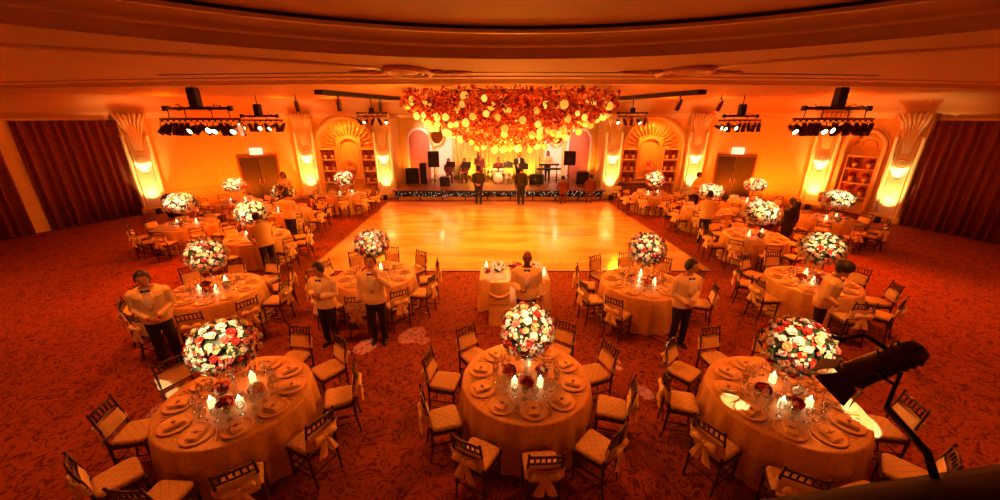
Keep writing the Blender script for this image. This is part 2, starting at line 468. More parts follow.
# niche statues: pink ornate urn figure
def niche_figure(loc, rz, xc, label):
    t = thing('niche_bust', label, 'bust', at(loc, rz, xc, .25, 1.015), rz)
    b = MB(); b.lathe([(.16, 0), (.17, .03), (.1, .08), (.07, .14), (.1, .2)], 14); b.build('plinth', 'stonewhite', t)
    b = MB(); b.X = Matrix.Diagonal((1, .6, 1, 1))
    b.lathe([(.06, .19), (.22, .28), (.27, .4), (.22, .52), (.09, .58), (.07, .64), (.12, .70), (.14, .79), (.10, .88), (.02, .92)], 16); b.build('figure', 'stonewhite', t)
    b = MB(); b.torus((0, .02, .5), .34, .03, 24, 8, 1, 1.25, plane='xz'); b.build('halo', 'gilt', t)
niche_figure(LA[0], LA[1], LA[3], 'pink bust with oval halo in the left arch niche')
niche_figure(RA[0], RA[1], RA[3], 'pink bust with oval halo in the right arch niche')

# console ledge with sideboard beneath each niche
def sideboard(loc, rz, xc, yoff, label):
    t = thing('sideboard', label, 'sideboard', at(loc, rz, xc, yoff, 0), rz)
    b = MB(); b.box((0, 0, .46), (2.1, .5, .74)); b.build('carcass', 'woodmid', t)
    b = MB(); b.box((0, 0, .855), (2.2, .56, .05)); b.build('worktop', 'woodmid', t)
    for k in range(4):
        b = MB(); b.box((-.78+.52*k, -.26, .46), (.48, .03, .62)); d = b.build('door', 'woodmid', t)
        b = MB(); b.ball((-.78+.52*k+.18*(1 if k % 2 == 0 else -1), -.29, .48), .02, 8, 6); b.build('knob', 'gilt', d)
    for sx in (-1, 1):
        for sy in (-1, 1):
            b = MB(); b.lathe([(.025, 0), (.04, .05), (.03, .09)], 8, (sx*.98, sy*.2, 0), (True, True)); b.build('leg', 'wood', t)
sideboard(RA[0], RA[1], 1.35, -.4, 'brown sideboard against the right arch beside the stage')

# pilasters
def pilaster(n, p, face, sconce_label, can_label):
    """fluted pilaster with flared ribs under the cornice; face = outward angle of wall normal into the room"""
    rz = face+PI/2
    b = MB(); w = .92
    b.box((0, -.10, 2.08), (w, .26, WT))
    b.box((0, -.14, .14), (w+.12, .36, .28)); b.box((0, -.13, .31), (w+.06, .3, .06))
    for sx in (-1, 1):
        b.lathe([(.075, .3), (.075, 3.3), (.1, 3.34), (.07, 3.4)], 12, (sx*(w/2-.07), -.24, 0))
        b.lathe([(.035, .3), (.035, 3.35)], 8, (sx*(w/2-.2), -.24, 0))
    for k in range(7):
        a = (k-3)/3
        b.tube([(a*.10, -.25, 2.75), (a*.2, -.30, 3.4), (a*.34, -.36, 3.9), (a*.50, -.52, WT+.06)], [.026, .035, .05, .065], 7)
    b.box((0, -.14, 2.66), (w*.6, .22, .06))
    o = struct('trim_%d' % n, b, 'pil', None, (*p, 0), rz)
    sx_, sy_ = p[0]+math.cos(face)*.24, p[1]+math.sin(face)*.24
    t = thing('wall_sconce', sconce_label, 'sconce', (sx_, sy_, 1.80), rz); t.scale = (1.3, 1.15, 1.3)
    b = MB(); b.box((0, -.02, .12), (.12, .04, .34)); b.build('mount_plate', 'gilt', t)
    b = MB()
    rs = []
    for j in range(5):
        t_ = j/4
        rs.append([(.05+t_*.17 and (.05+.17*t_)*math.cos(PI+PI*k/10)*(1+.06*(k % 2)), -.04+(.04+.15*t_)*math.sin(PI+PI*k/10), .02+.3*t_**1.3) for k in range(11)])
    b.rings(rs, False); b.build('shell_shade', 'sconce', t)
    b = MB(); b.torus((0, -.05, .42), .13, .022, 20, 6, plane='xz'); b.torus((0, -.05, .42), .06, .018, 14, 6, plane='xz'); b.build('scroll', 'gilt', t)
    cx, cy = p[0]+math.cos(face)*.62, p[1]+math.sin(face)*.62
    c = thing('uplight_can', can_label, 'uplight', (cx, cy, 0), rz)
    b = MB(); b.lathe([(.10, .01), (.11, .02), (.11, .24), (.095, .24), (.09, .16)], 14, cap=(True, False)); b.build('can', 'black', c)
    b = MB(); b.lathe([(.001, .165), (.088, .165)], 14); b.build('lens', 'lens', c)
    spot((cx, cy, .26), (p[0]+math.cos(face)*.22, p[1]+math.sin(face)*.22, 1.75), (1, .58, .14), UP, 62, .8, .05, 'pilaster uplight')

UP = 420
def mid(a, c): return (a+c)/2
def inward(a, b2): return ang(a, b2)-PI/2
N = [inward(PL[i], PL[i+1]) for i in range(len(PL)-1)]
pilaster(20, (-15.72, 16.75), mid(N[2], N[3]), 'gold shell sconce on the leftmost lit pilaster', 'black uplight can below the leftmost pilaster')
pilaster(21, (-10.05, 20.05), mid(N[3], N[4]), 'gold shell sconce on the pilaster right of left exit door', 'black uplight can by the pilaster right of left exit door')
pilaster(22, (-6.0, 20.0), -PI/2, 'gold shell sconce on the pilaster left of the stage', 'black uplight can by the pilaster left of the stage')
pilaster(23, (5.8, 20.0), -PI/2, 'gold shell sconce on the pilaster right of the stage', 'black uplight can by the pilaster right of the stage')
pilaster(24, (10.15, 20.05), mid(N[6], N[7]), 'gold shell sconce on the pilaster left of right exit door', 'black uplight can by the pilaster left of right exit door')
pilaster(25, (14.85, 17.6), mid(N[7], N[8]), 'gold shell sconce on the pilaster right of right exit door', 'black uplight can by the pilaster right of right exit door')
pilaster(26, (16.05, 15.1), mid(N[8], N[9]), 'gold shell sconce on the rightmost lit pilaster', 'black uplight can below the rightmost pilaster')

# cove and cornice along the wall tops
def offs(i, d):
    p = PL[i]
    n0 = N[max(i-1, 0)]; n1 = N[min(i, len(N)-1)]
    if i == 0 or i == len(PL)-1: a = N[0] if i == 0 else N[-1]; k = 1
    else:
        a = mid(n0, n1); k = 1/max(.5, math.cos((n1-n0)/2))
    return (p[0]+math.cos(a)*d*k, p[1]+math.sin(a)*d*k)
prof = [(0.0, WT-.12), (.06, WT-.12), (.06, WT-.02), (.12, WT), (.16, WT+.05), (.22, WT+.05)]
for k in range(9):
    t_ = k/8*PI/2
    prof.append((.24+1.0*(1-math.cos(t_)), WT+.06+(CZ-WT-.06)*math.sin(t_)))
b = MB(); b.rings([[(*offs(i, d), z) for d, z in prof] for i in range(len(PL))], False)
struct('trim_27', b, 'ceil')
b = MB(); b.box((-.1, 20.16, WT+.35), (11.8, .15, .8)); struct('wall_alcove_header', b, 'wall')

# baseboards along the door walls
for nm, i in (('baseboard_left', 3), ('baseboard_right', 7)):
    b = MB(); L = dist(PL[i], PL[i+1]); b.box((L/2, -.02, .09), (L-1.0, .04, .18)); b.box((L/2, -.025, .9), (L-1.0, .03, .06))
    struct(nm, b, 'mould', None, (*PL[i], 0), ang(PL[i], PL[i+1]))

# ceiling tiers
CC = (.2, -.1); RB, RC = 5.0, 4.16
def yA(x): return 8.0+.012*x*x
NX = 76; XS = [-19+38*i/NX for i in range(NX+1)]
b = MB()
far = [[(x, yA(x), CZ), (x, 23.6, CZ)] for x in XS]
b.rings(far, False, sm=False)
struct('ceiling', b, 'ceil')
ZS, ZB, ZC = 4.75, 4.885, 4.915
b = MB()
NA = 64
def circ(r, k, z): a = PI*k/NA; return (CC[0]+r*math.cos(a), CC[1]+r*math.sin(a), z)
b.rings([[(x, yA(x), CZ), (x, yA(x), ZS)] for x in XS], False, sm=False)
# soffit between the dance floor rim and the entrance circle, split along the circle angle
outer = []
for k in range(NA+1):
    a = PI*k/NA; c_, s_ = math.cos(a), math.sin(a)
    lo_, hi_ = 0, 40
    for _ in range(40):
        m_ = (lo_+hi_)/2; x, y = CC[0]+m_*c_, CC[1]+m_*s_
        if abs(x) > 19 or y > yA(x): hi_ = m_
        else: lo_ = m_
    outer.append((CC[0]+lo_*c_, CC[1]+lo_*s_, ZS))
b.rings([[circ(RB, k, ZS), outer[k]] for k in range(NA+1)], False, sm=False)
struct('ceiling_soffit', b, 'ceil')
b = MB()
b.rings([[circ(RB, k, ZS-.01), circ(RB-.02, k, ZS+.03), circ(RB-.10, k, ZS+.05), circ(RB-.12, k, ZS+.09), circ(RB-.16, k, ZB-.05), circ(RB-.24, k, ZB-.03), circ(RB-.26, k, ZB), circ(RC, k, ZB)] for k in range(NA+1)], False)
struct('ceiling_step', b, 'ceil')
b = MB()
b.rings([[circ(RC, k, ZB), circ(RC+.0, k, ZB-.03), circ(RC+.05, k, ZB-.03), circ(RC+.05, k, ZB)] for k in range(NA+1)], False)
struct('trim_28', b, 'mould')
b = MB()
b.rings([[circ(RC-.0, k, ZB+.0), circ(RC+.02, k, ZC+.0)] for k in range(NA+1)], False)
struct('trim_29', b, 'slot')
b = MB()
cen = b.P((CC[0], CC[1], ZC+.02)); rim = [b.P(circ(RC+.02, k, ZC)) for k in range(NA+1)]
for k in range(NA): b.F((cen, rim[k], rim[k+1]), False)
struct('ceiling_dome', b, 'ceil')
b = MB()      # rounded lip and fine lines along the dance floor rim
for dy, r in ((-.03, .05), (-.32, .022), (-.42, .03), (-1.05, .022)):
    b.tube([(x, yA(x)+dy, ZS) for x in XS if abs(x) < 17], r, 8, flat=1)
struct('trim_30', b, 'mould')
# long narrow air slots in the soffit
for n, (x0, x1, dy) in enumerate(((-5.6, -2.1, -1.62), (-.45, 1.95, -1.62), (3.1, 6.3, -1.62))):
    b = MB(); pts = [x0+(x1-x0)*i/10 for i in range(11)]
    b.rings([[(x, yA(x)+dy-.05, ZS-.006), (x, yA(x)+dy+.05, ZS-.006), (x, yA(x)+dy+.06, ZS+.02), (x, yA(x)+dy-.06, ZS+.02)] for x in pts], True, (True, True), False)
    struct('trim_%d' % (31+n), b, 'slot')
# plaster medallions
def medallion(n, x, y):
    b = MB(); z = ZS-.015
    b.torus((x, y, z), .30, .05, 36, 8, 1, 1.9); b.torus((x, y, z), .20, .03, 32, 6, 1, 1.9)
    b.X = Matrix.Translation((x, y, ZS-.01)) @ Matrix.Diagonal((1, 1.9, .3, 1)); b.ball((0, 0, 0), .15, 14, 6); b.X = Matrix()
    for s in (-1, 1):
        b.torus((x+s*.46, y, z), .10, .025, 16, 6, a0=.5 if s > 0 else PI+.5, a1=5.2 if s > 0 else PI+5.2)
        b.torus((x+s*.66, y+.06, z), .06, .02, 14, 6)
        b.tube([(x+s*.34, y, z), (x+s*.5, y+.1, z), (x+s*.78, y+.05, z), (x+s*.95, y+.12, z)], [.02, .03, .025, .01], 6)
    struct('trim_%d' % n, b, 'stonewhite')
medallion(34, -1.36, 6.15); medallion(35, 2.75, 6.15)
for n, pts in ((60, ((-6.2, 3.2), (-5.0, 3.8), (-3.92, 4.39), (-2.9, 4.86), (-2.2, 5.3), (-1.72, 5.7))), (61, ((6.6, 3.2), (5.2, 3.8), (4.1, 4.42), (3.5, 4.86), (3.1, 5.3), (2.95, 5.7)))):
    b = MB()
    for d, r in ((0, .035), (.16, .02), (.24, .02)): b.tube([(x, y+d, ZS) for x, y in pts], r, 8)
    struct('trim_%d' % n, b, 'mould')
# dark lighting slots over the dance floor edges
for n, (p, q) in enumerate((((-5.7, 12.7), (-4.4, 17.2)), ((6.35, 12.7), (5.05, 17.2)))):
    b = MB(); b.X = Matrix.Translation((*p, CZ-.06)) @ Matrix.Rotation(ang(p, q), 4, 'Z'); b.box((dist(p, q)/2, 0, 0), (dist(p, q), .34, .16)); b.X = Matrix()
    struct('trim_%d' % (36+n), b, 'slot')

# stage alcove back: arched doorways, panels, curtain
L = 11.8
b = MB(); b.box((L/2, .08, 2.4), (L, .15, 4.8)); struct('wall_back', b, 'wall', None, (-6, AB, 0), 0)
for n, xc in ((38, 1.15), (41, 10.75)):
    b = MB(); arch_band(b, xc, .62, 2.75, .14, 0, -.10, 20); struct('trim_%d' % n, b, 'whitepanel', None, (-6, AB, 0))
    b = MB(); A = arch_pts(xc, .62, 2.75, 20); b.F([b.P((x, -.015, z)) for x, z in A], False); struct('trim_%d' % (n+1), b, 'rosepanel', None, (-6, AB, 0))
for n, xc in ((44, 2.75), (45, 9.15)):
    b = MB(); b.box((xc, -.04, 2.4), (1.15, .06, 3.6)); b.box((xc, -.08, .8), (1.2, .1, .12)); struct('trim_%d' % n, b, 'whitepanel', None, (-6, AB, 0))
def oval_mirror(x, label):
    t = thing('oval_mirror', label, 'mirror', (x, AB-.12, 3.05))
    b = MB(); b.torus((0, 0, 0), .42, .07, 36, 8, 1, 1.3, plane='xz'); b.torus((0, -.02, 0), .5, .03, 36, 6, 1, 1.3, plane='xz')
    for k in range(14):
        a = 2*PI*k/14; b.ball((.52*math.cos(a), -.02, .67*math.sin(a)), .05, 8, 6)
    b.build('frame', 'gilt', t)
    b = MB(); b.F([b.P((.4*math.cos(2*PI*k/32), .0, .52*math.sin(2*PI*k/32))) for k in range(32)][::-1], False); b.build('mirror_glass', 'mirror', t)
oval_mirror(-3.75, 'gilt oval mirror on the white panel left of the curtain')
oval_mirror(3.4, 'gilt oval mirror on the white panel right of the curtain')
def drape(name, p, q, z0, z1, amp, waves, m, label=None, cat='curtain', inw=.1):
    b = MB(); L = dist(p, q); n = waves*8
    rs = []
    for z in (z0, z0+(z1-z0)*.5, z1):
        rs.append([(L*i/n, -inw+amp*math.sin(2*PI*waves*i/n+.6*math.sin(i*.37))*(1.15 if z == z0 else 1), z) for i in range(n+1)])
    b.rings(rs, False)
    o = b.build(name, m, None, (*p, 0), ang(p, q))
    mo = o.modifiers.new('thickness', 'SOLIDIFY'); mo.thickness = .012
    return tag(o, label, cat)
drape('stage_curtain', (-2.85, AB-.08), (2.65, AB-.08), .52, 4.3, .07, 24, 'golddrape', 'pleated gold curtain hanging behind the band on stage')
drape('wall_curtain', (-17.15, 13.75), (-15.95, 16.35), .02, WT-.2, .07, 10, 'curtain', 'dark red curtain hanging left of the leftmost lit pilaster')
drape('wall_curtain', (16.2, 14.6), (17.3, 11.6), .02, WT-.2, .07, 12, 'curtain', 'dark red curtain hanging beyond the rightmost lit pilaster')
drape('wall_curtain', (-18.1, 10.7), (-17.3, 13.3), .02, WT-.2, .07, 10, 'curtain', 'dark red curtain at the far left edge of room')

# exit doors
def exit_door(n, i, u, lab):
    p0, p1 = PL[i], PL[i+1]; rz = ang(p0, p1)
    o = put('door_%d' % n, None, None, at((*p0, 0), rz, u, 0, 0), rz); o['kind'] = 'structure'
    b = MB()
    for s in (-1, 1): b.box((s*.82, -.03, 1.13), (.08, .1, 2.26))
    b.box((0, -.03, 2.28), (1.72, .1, .08)); b.build('door_frame', 'woodmid', o)
    for s, m_ in ((-1, 'door'), (1, 'doorlight')):
        b = MB(); b.box((s*.39, -.03, 1.115), (.765, .05, 2.2)); lf = b.build('door_leaf', m_, o)
        b = MB(); b.box((s*.09, -.08, 1.05), (.05, .05, .28)); b.build('door_handle', 'silver', lf)
    t = thing('exit_sign', lab, 'sign', at((*p0, 0), rz, u, -.06, 2.36), rz)
    b = MB(); b.box((0, 0, .15), (.52, .08, .3)); b.build('housing', 'signwhite', t)
    cu = bpy.data.curves.new('exit', 'FONT'); cu.body = 'EXIT'; cu.size = .2; cu.extrude = .004; cu.align_x = 'CENTER'; cu.align_y = 'CENTER'
    tmp = bpy.data.objects.new('exit', cu); C.objects.link(tmp); dg = bpy.context.evaluated_depsgraph_get()
    me = bpy.data.meshes.new_from_object(tmp.evaluated_get(dg)); bpy.data.objects.remove(tmp)
    me.materials.clear(); me.materials.append(M['signred'])
    put('exit_lettering', me, t, (0, -.045, .15), 0, (PI/2, 0, 0))
exit_door(1, 3, 4.42, 'lit white exit sign above the left door')
exit_door(2, 7, 1.97, 'lit white exit sign above the right door')

# balcony rail in front of the camera (lower right corner)
bp0, bp1 = (-2.2, .12), (3.2, .88); rz = ang(bp0, bp1); L = dist(bp0, bp1)
b = MB(); b.tube([(0, .01, 3.25), (L, .01, 3.25)], .09, 14); b.box((L/2, -.01, 3.15), (L, .16, .06))
b.box((L/2, -.03, 2.75), (L, .08, .76)); struct('balcony_rail', b, 'rail', None, (*bp0, 0), rz)
b = MB(); b.box((.5, -1.1, 2.25), (6, 2.4, .16)); struct('balcony_floor', b, 'rail')
# ------------------------------------------------------------------ chairs
def leg_front(s):
    b = MB(); b.lathe([(.012, 0), (.016, .03), (.013, .08), (.017, .09), (.013, .1), (.017, .3), (.02, .44)], 8, (s*.18, .18, 0), (True, True)); return b
def leg_rear(s):
    b = MB(); b.tube([(s*.17, -.22, 0), (s*.175, -.185, .22), (s*.18, -.18, .45), (s*.178, -.20, .7), (s*.172, -.245, .93)], [.013, .016, .018, .016, .013], 8); b.ball((s*.172, -.247, .935), .018, 8, 5); return b
def seat_bm():
    b = MB()
    def tr(y0, w0, y1, w1, z): return [(-w0, y0, z), (w0, y0, z), (w1, y1, z), (-w1, y1, z)]
    b.rings([tr(-.19, .185, .20, .205, .425), tr(-.195, .19, .205, .21, .435), tr(-.195, .19, .205, .21, .455), tr(-.19, .185, .20, .205, .465)], True, (True, True), False); return b
def cushion_bm():
    b = MB(); rs = []
    for z, s in ((.466, .93), (.475, .99), (.495, 1.0), (.512, .95), (.52, .82)):
        r = []
        for k in range(24):
            a = 2*PI*k/24; c_, s_ = math.cos(a), math.sin(a)
            e = .28
            x = math.copysign(abs(c_)**e, c_)*.19; y = math.copysign(abs(s_)**e, s_)*.19
            x *= (1+.12*(y/.19)*.5)
            r.append((x*s, y*s+.005, z))
        rs.append(r)
    b.rings(rs, True, (True, True)); return b
def rail_bm():
    b = MB()
    b.tube([(-.172, -.243, .905), (0, -.258, .915), (.172, -.243, .905)], .014, 8)
    b.tube([(-.175, -.223, .80), (0, -.236, .806), (.175, -.223, .80)], .011, 8)
    b.tube([(-.178, -.202, .68), (0, -.212, .684), (.178, -.202, .68)], .011, 8)
    b.tube([(-.18, -.188, .56), (0, -.196, .56), (.18, -.188, .56)], .011, 8)
    return b
def spindle_bm(k):
    b = MB(); x = -.115+.0575*k; b.tube([(x, -.234, .80), (x, -.243, .855), (x, -.254, .91)], [.008, .012, .008], 6); return b
def stretcher_bm():
    b = MB()
    for z in (.16, .27):
        for s in (-1, 1): b.tube([(s*.178, .18, z), (s*.176, -.19, z)], .009, 6)
        b.tube([(-.18, .18, z+.03), (.18, .18, z+.03)], .009, 6)
    b.tube([(-.176, -.19, .2), (.176, -.19, .2)], .009, 6); return b
def sash_bm():
    b = MB()     # wide band wrapped around the back
    rs = []
    for z in (.585, .63, .68, .72, .765):
        dy = -(z-.585)*.20
        r = []
        for x, y in ((-.20, -.205), (-.195, -.175), (-.1, -.165), (0, -.17), (.1, -.165), (.195, -.175), (.20, -.205), (.17, -.226), (.08, -.236), (0, -.245), (-.08, -.236), (-.17, -.226)):
            r.append((x*(1+.02*math.sin(z*90)), y+dy+.004*math.sin(x*60+z*40), z))
        rs.append(r)
    b.rings(rs, True, (False, False)); return b
def bow_bm():
    b = MB()
    b.ball((0, -.285, .68), .034, 8, 6, (1, .7, 1))
    for s in (-1, 1):      # loops and hanging tails
        b.rings([[(s*x, -.275+dy, .68+z) for (z, dy) in ((-h, 0), (-h*.3, -.03), (h*.3, -.03), (h, 0), (0, .012))] for x, h in ((.01, .02), (.05, .05), (.10, .062), (.13, .05), (.145, .02))], True, (True, True))
        pts = [(s*.012, .66, .022), (s*.035, .58, .04), (s*.06, .49, .052), (s*.075, .43, .058)]
        b.rings([[(x-w, -.28-.004*i, z+.01), (x, -.297-.004*i, z), (x+w, -.28-.004*i, z-.01), (x, -.270-.004*i, z)] for i, (x, z, w) in enumerate(pts)], True, (True, True), False)
    return b
def far_frame_bm():
    b = MB()
    for s in (-1, 1):
        b.tube([(s*.18, .18, 0), (s*.18, .18, .44)], [.014, .018], 6)
        b.tube([(s*.17, -.22, 0), (s*.18, -.18, .45), (s*.172, -.245, .93)], [.014, .018, .014], 6)
        b.tube([(s*.178, .18, .2), (s*.176, -.19, .2)], .01, 5)
    b.tube([(-.172, -.243, .905), (0, -.258, .915), (.172, -.243, .905)], .014, 6)
    b.tube([(-.175, -.223, .80), (0, -.236, .806), (.175, -.223, .80)], .011, 6)
    b.tube([(-.18, .18, .24), (.18, .18, .24)], .01, 5); b.tube([(-.176, -.19, .2), (.176, -.19, .2)], .01, 5)
    b.box((0, 0, .445), (.40, .40, .035))
    return b
ME_sash = sash_bm(); 
def make_chair():
    t = thing('banquet_chair', 'x', 'chair')
    seat_bm().build('seat', 'wood', t); cushion_bm().build('cushion', 'cushion', t)
    for s in (-1, 1): leg_front(s).build('leg', 'wood', t); leg_rear(s).build('rear_leg', 'wood', t)
    rail_bm().build('back_rail', 'wood', t)
    for k in range(5): spindle_bm(k).build('spindle', 'wood', t)
    stretcher_bm().build('stretcher', 'wood', t)
    sa = sash_bm().build('sash', 'sash', t); bow_bm().build('bow', 'sash', sa)
    return t
def make_far_chair():
    t = thing('banquet_chair', 'x', 'chair')
    far_frame_bm().build('frame', 'wood', t); cushion_bm().build('cushion', 'cushion', t)
    sa = sash_bm().build('sash', 'sash', t); bow_bm().build('bow', 'sash', sa)
    return t
protos = {}
def inst(key, maker, loc, rz, label, group):
    if key not in protos:
        o = maker(); protos[key] = o; o.location = loc; o.rotation_euler = (0, 0, rz); o['label'] = label; o['group'] = group
        return o
    return dup(protos[key], loc, rz, label, group)
def single(key, name, cat, bm, mats, loc, rz, label, group):
    if key not in protos:
        o = bm().build(name, mats, None, loc, rz); tag(o, label, cat, group); protos[key] = o; return o
    o = protos[key].copy(); C.objects.link(o); o.location = loc; o.rotation_euler = (0, 0, rz); o['label'] = label; o['group'] = group
    return o

# ------------------------------------------------------------------ tables
TR, TZ = .86, .765
def tablecloth_bm(seed, n=132):
    rnd = random.Random(seed); b = MB()
    ph = [rnd.uniform(0, 6.28) for _ in range(4)]
    rs = [[(r*math.cos(2*PI*k/n), r*math.sin(2*PI*k/n), TZ) for k in range(n)] for r in (.02, .3, .6, TR-.03)]
    for z, r0, am in ((TZ-.004, TR-.008, 0), (TZ-.02, TR, .002), (TZ-.08, TR+.01, .008), (TZ-.25, TR+.025, .022), (TZ-.5, TR+.04, .034), (.02, TR+.05, .030)):
        row = []
        for k in range(n):
            a = 2*PI*k/n
            w = math.sin(22*a+ph[0]+.8*math.sin(3*a+ph[1]))+.45*math.sin(13*a+ph[2])
            r = r0+am*w*.7
            row.append((r*math.cos(a), r*math.sin(a), z))
        rs.append(row)
    b.rings(rs, True, (True, False)); return b
cloths = [tablecloth_bm(i).mesh('tablecloth', 'cloth') for i in range(3)]
def top_bm():
    b = MB(); b.lathe([(.02, TZ-.03), (TR-.03, TZ-.03), (TR-.02, TZ-.02), (TR-.03, TZ-.008), (.02, TZ-.008)], 48); return b
top_me = top_bm().mesh('tabletop', 'woodmid')

HW = ['twelve', 'one', 'two', 'three', 'four', 'five', 'six', 'seven', 'eight', 'nine', 'ten', 'eleven']
def hour(a): return HW[int(round((90-math.degrees(a))/30)) % 12]+" o'clock"

def charger_bm():
    b = MB(); b.lathe([(.02, .004), (.1, .004), (.118, .010), (.150, .016), (.152, .020), (.120, .014), (.105, .009), (.02, .009)], 28); return b
def make_charger():
    t = thing('charger_plate', 'x', 'plate')
    b = MB(); b.lathe([(.001, .001), (.1, .001), (.118, .006), (.146, .014), (.117, .012), (.104, .008), (.001, .008)], 28); b.build('well', 'china', t)
    b = MB()
    n = 48
    b.rings([[((r+.004*math.sin(12*2*PI*k/n)*(r > .14))*math.cos(2*PI*k/n), (r+.004*math.sin(12*2*PI*k/n)*(r > .14))*math.sin(2*PI*k/n), z) for k in range(n)] for r, z in ((.124, .0135), (.142, .019), (.164, .022), (.168, .019), (.146, .0148), (.124, .0115))], True)
    b.build('rim', 'rim', t)
    return t
def make_napkin():
    t = thing('folded_napkin', 'x', 'napkin')
    b = MB(); b.box((0, 0, .010), (.125, .20, .018)); b.box((.004, 0, .023), (.115, .19, .010)); b.build('linen', 'napkin', t)
    b = MB(); b.box((0, .0, .031), (.032, .035, .008), Matrix.Rotation(.5, 3, 'Z')); b.tube([(-.058, 0, .0285), (0, 0, .030), (.058, 0, .0285)], .0035, 6); b.build('ribbon', 'ribbon', t)
    return t
def glass_bm(h=.19, r=.038):
    b = MB()
    b.lathe([(.002, .001), (.034, .001), (.034, .004), (.006, .008), (.005, h*.42), (r*.65, h*.5), (r, h*.68), (r*.92, h*.9), (r*.86, h), (r*.8, h), (r*.86, h*.9), (r*.93, h*.68), (r*.55, h*.52), (.002, h*.47)], 14); return b
def fork_bm():
    b = MB(); b.box((0, -.03, .003), (.010, .13, .004)); b.box((0, .055, .003), (.02, .045, .004))
    for k in range(4): b.box((-.0085+.0057*k, .095, .003), (.0032, .045, .003))
    return b
def knife_bm():
    b = MB(); b.box((0, -.055, .003), (.013, .09, .006)); b.box((.002, .05, .003), (.018, .13, .003)); return b
def candle_maker():
    t = thing('votive_candle', 'x', 'candle')
    b = MB(); b.lathe([(.001, .002), (.046, .002), (.05, .01), (.053, .17), (.049, .17), (.046, .012), (.001, .01)], 16); b.build('glass', 'glass', t)
    b = MB(); b.lathe([(.001, .013), (.043, .013), (.043, .12), (.034, .126), (.001, .122)], 14); b.build('wax', 'wax', t)
    b = MB(); b.lathe([(.001, .123), (.011, .132), (.015, .145), (.009, .165), (.001, .185)], 8); b.build('flame', 'flame', t)
    return t

# roses: layered cupped petals
def rose_mesh(name, m, seed):
    rnd = random.Random(seed); b = MB()
    b.ball((0, 0, .35), .42, 8, 6, (1, 1, 1.1))
    for ring, (n, r, z, tilt) in enumerate(((5, .55, .30, .35), (6, .85, .12, .75))):
        for k in range(n):
            a = 2*PI*(k+.5*ring)/n+rnd.uniform(-.15, .15)
            c_, s_ = math.cos(a), math.sin(a)
            rows = []
            for v in range(4):
                v_ = v/3
                rad = .25+(r-.1)*v_; zz = z-.15+.62*v_*(1-tilt*.55)-(.25*tilt*v_*v_)
                w = (.30+.42*math.sin(PI*min(1, .25+v_*.62)))*(1 if v < 3 else .72)
                rows.append([(rad*c_-u*w*s_-.12*u*u*c_, rad*s_+u*w*c_-.12*u*u*s_, zz+.05*u*u) for u in (-1, -.4, .4, 1)])
            b.rings(rows, False)
    return b.mesh(name, m)
ROSE = {c: rose_mesh('rose', c, i) for i, c in enumerate(('white', 'cream', 'red', 'pink', 'peach', 'wine'))}
def ball_core(rx, rz, seed):
    rnd = random.Random(seed); b = MB()
    b.ball((0, 0, 0), 1, 14, 10, (rx*.86, rx*.86, rz*.86))
    for k in range(90):
        z = rnd.uniform(-1, 1); a = rnd.uniform(0, 2*PI); q = math.sqrt(1-z*z)
        p = Vector((q*math.cos(a)*rx, q*math.sin(a)*rx, z*rz)); d = p.normalized(); t_ = d.orthogonal().normalized()*.035
        e = d.cross(t_).normalized()*.035
        tip = p+d*.035+t_*rnd.uniform(-1.5, 1.5)+e*rnd.uniform(-1.5, 1.5)
        b.rings([[tuple(p*.85-t_*.3), tuple(p*.85+t_*.3)], [tuple(p*.97-t_), tuple(p*.97+t_)], [tuple(tip), tuple(tip+t_*.1)]], False)
    return b
CORE = {}; FILL = {}
def filler(rx, rz, mix, seed):
    rnd = random.Random(seed); b = MB()
    for k in range(520):
        z = rnd.uniform(-1, 1); a = rnd.uniform(0, 2*PI); q = math.sqrt(1-z*z)
        d = Vector((q*math.cos(a), q*math.sin(a), z)); p = Vector((d.x*rx, d.y*rx, d.z*rz))*rnd.uniform(.9, 1.06)
        b.m = rnd.choices(range(6), mix)[0]; s = rnd.uniform(.018, .036)
        e = d.orthogonal().normalized(); f = d.cross(e); c = b.P(p+d*s*.1)
        ring = []
        for i in range(10):
            aa = 2*PI*i/10; r_ = s*(1 if i % 2 == 0 else .6); ring.append(b.P(p+e*r_*math.cos(aa)+f*r_*math.sin(aa)+d*s*(.5 if i % 2 == 0 else .1)))
        for i in range(10): b.F((c, ring[i], ring[(i+1) % 10]), False)
    return b
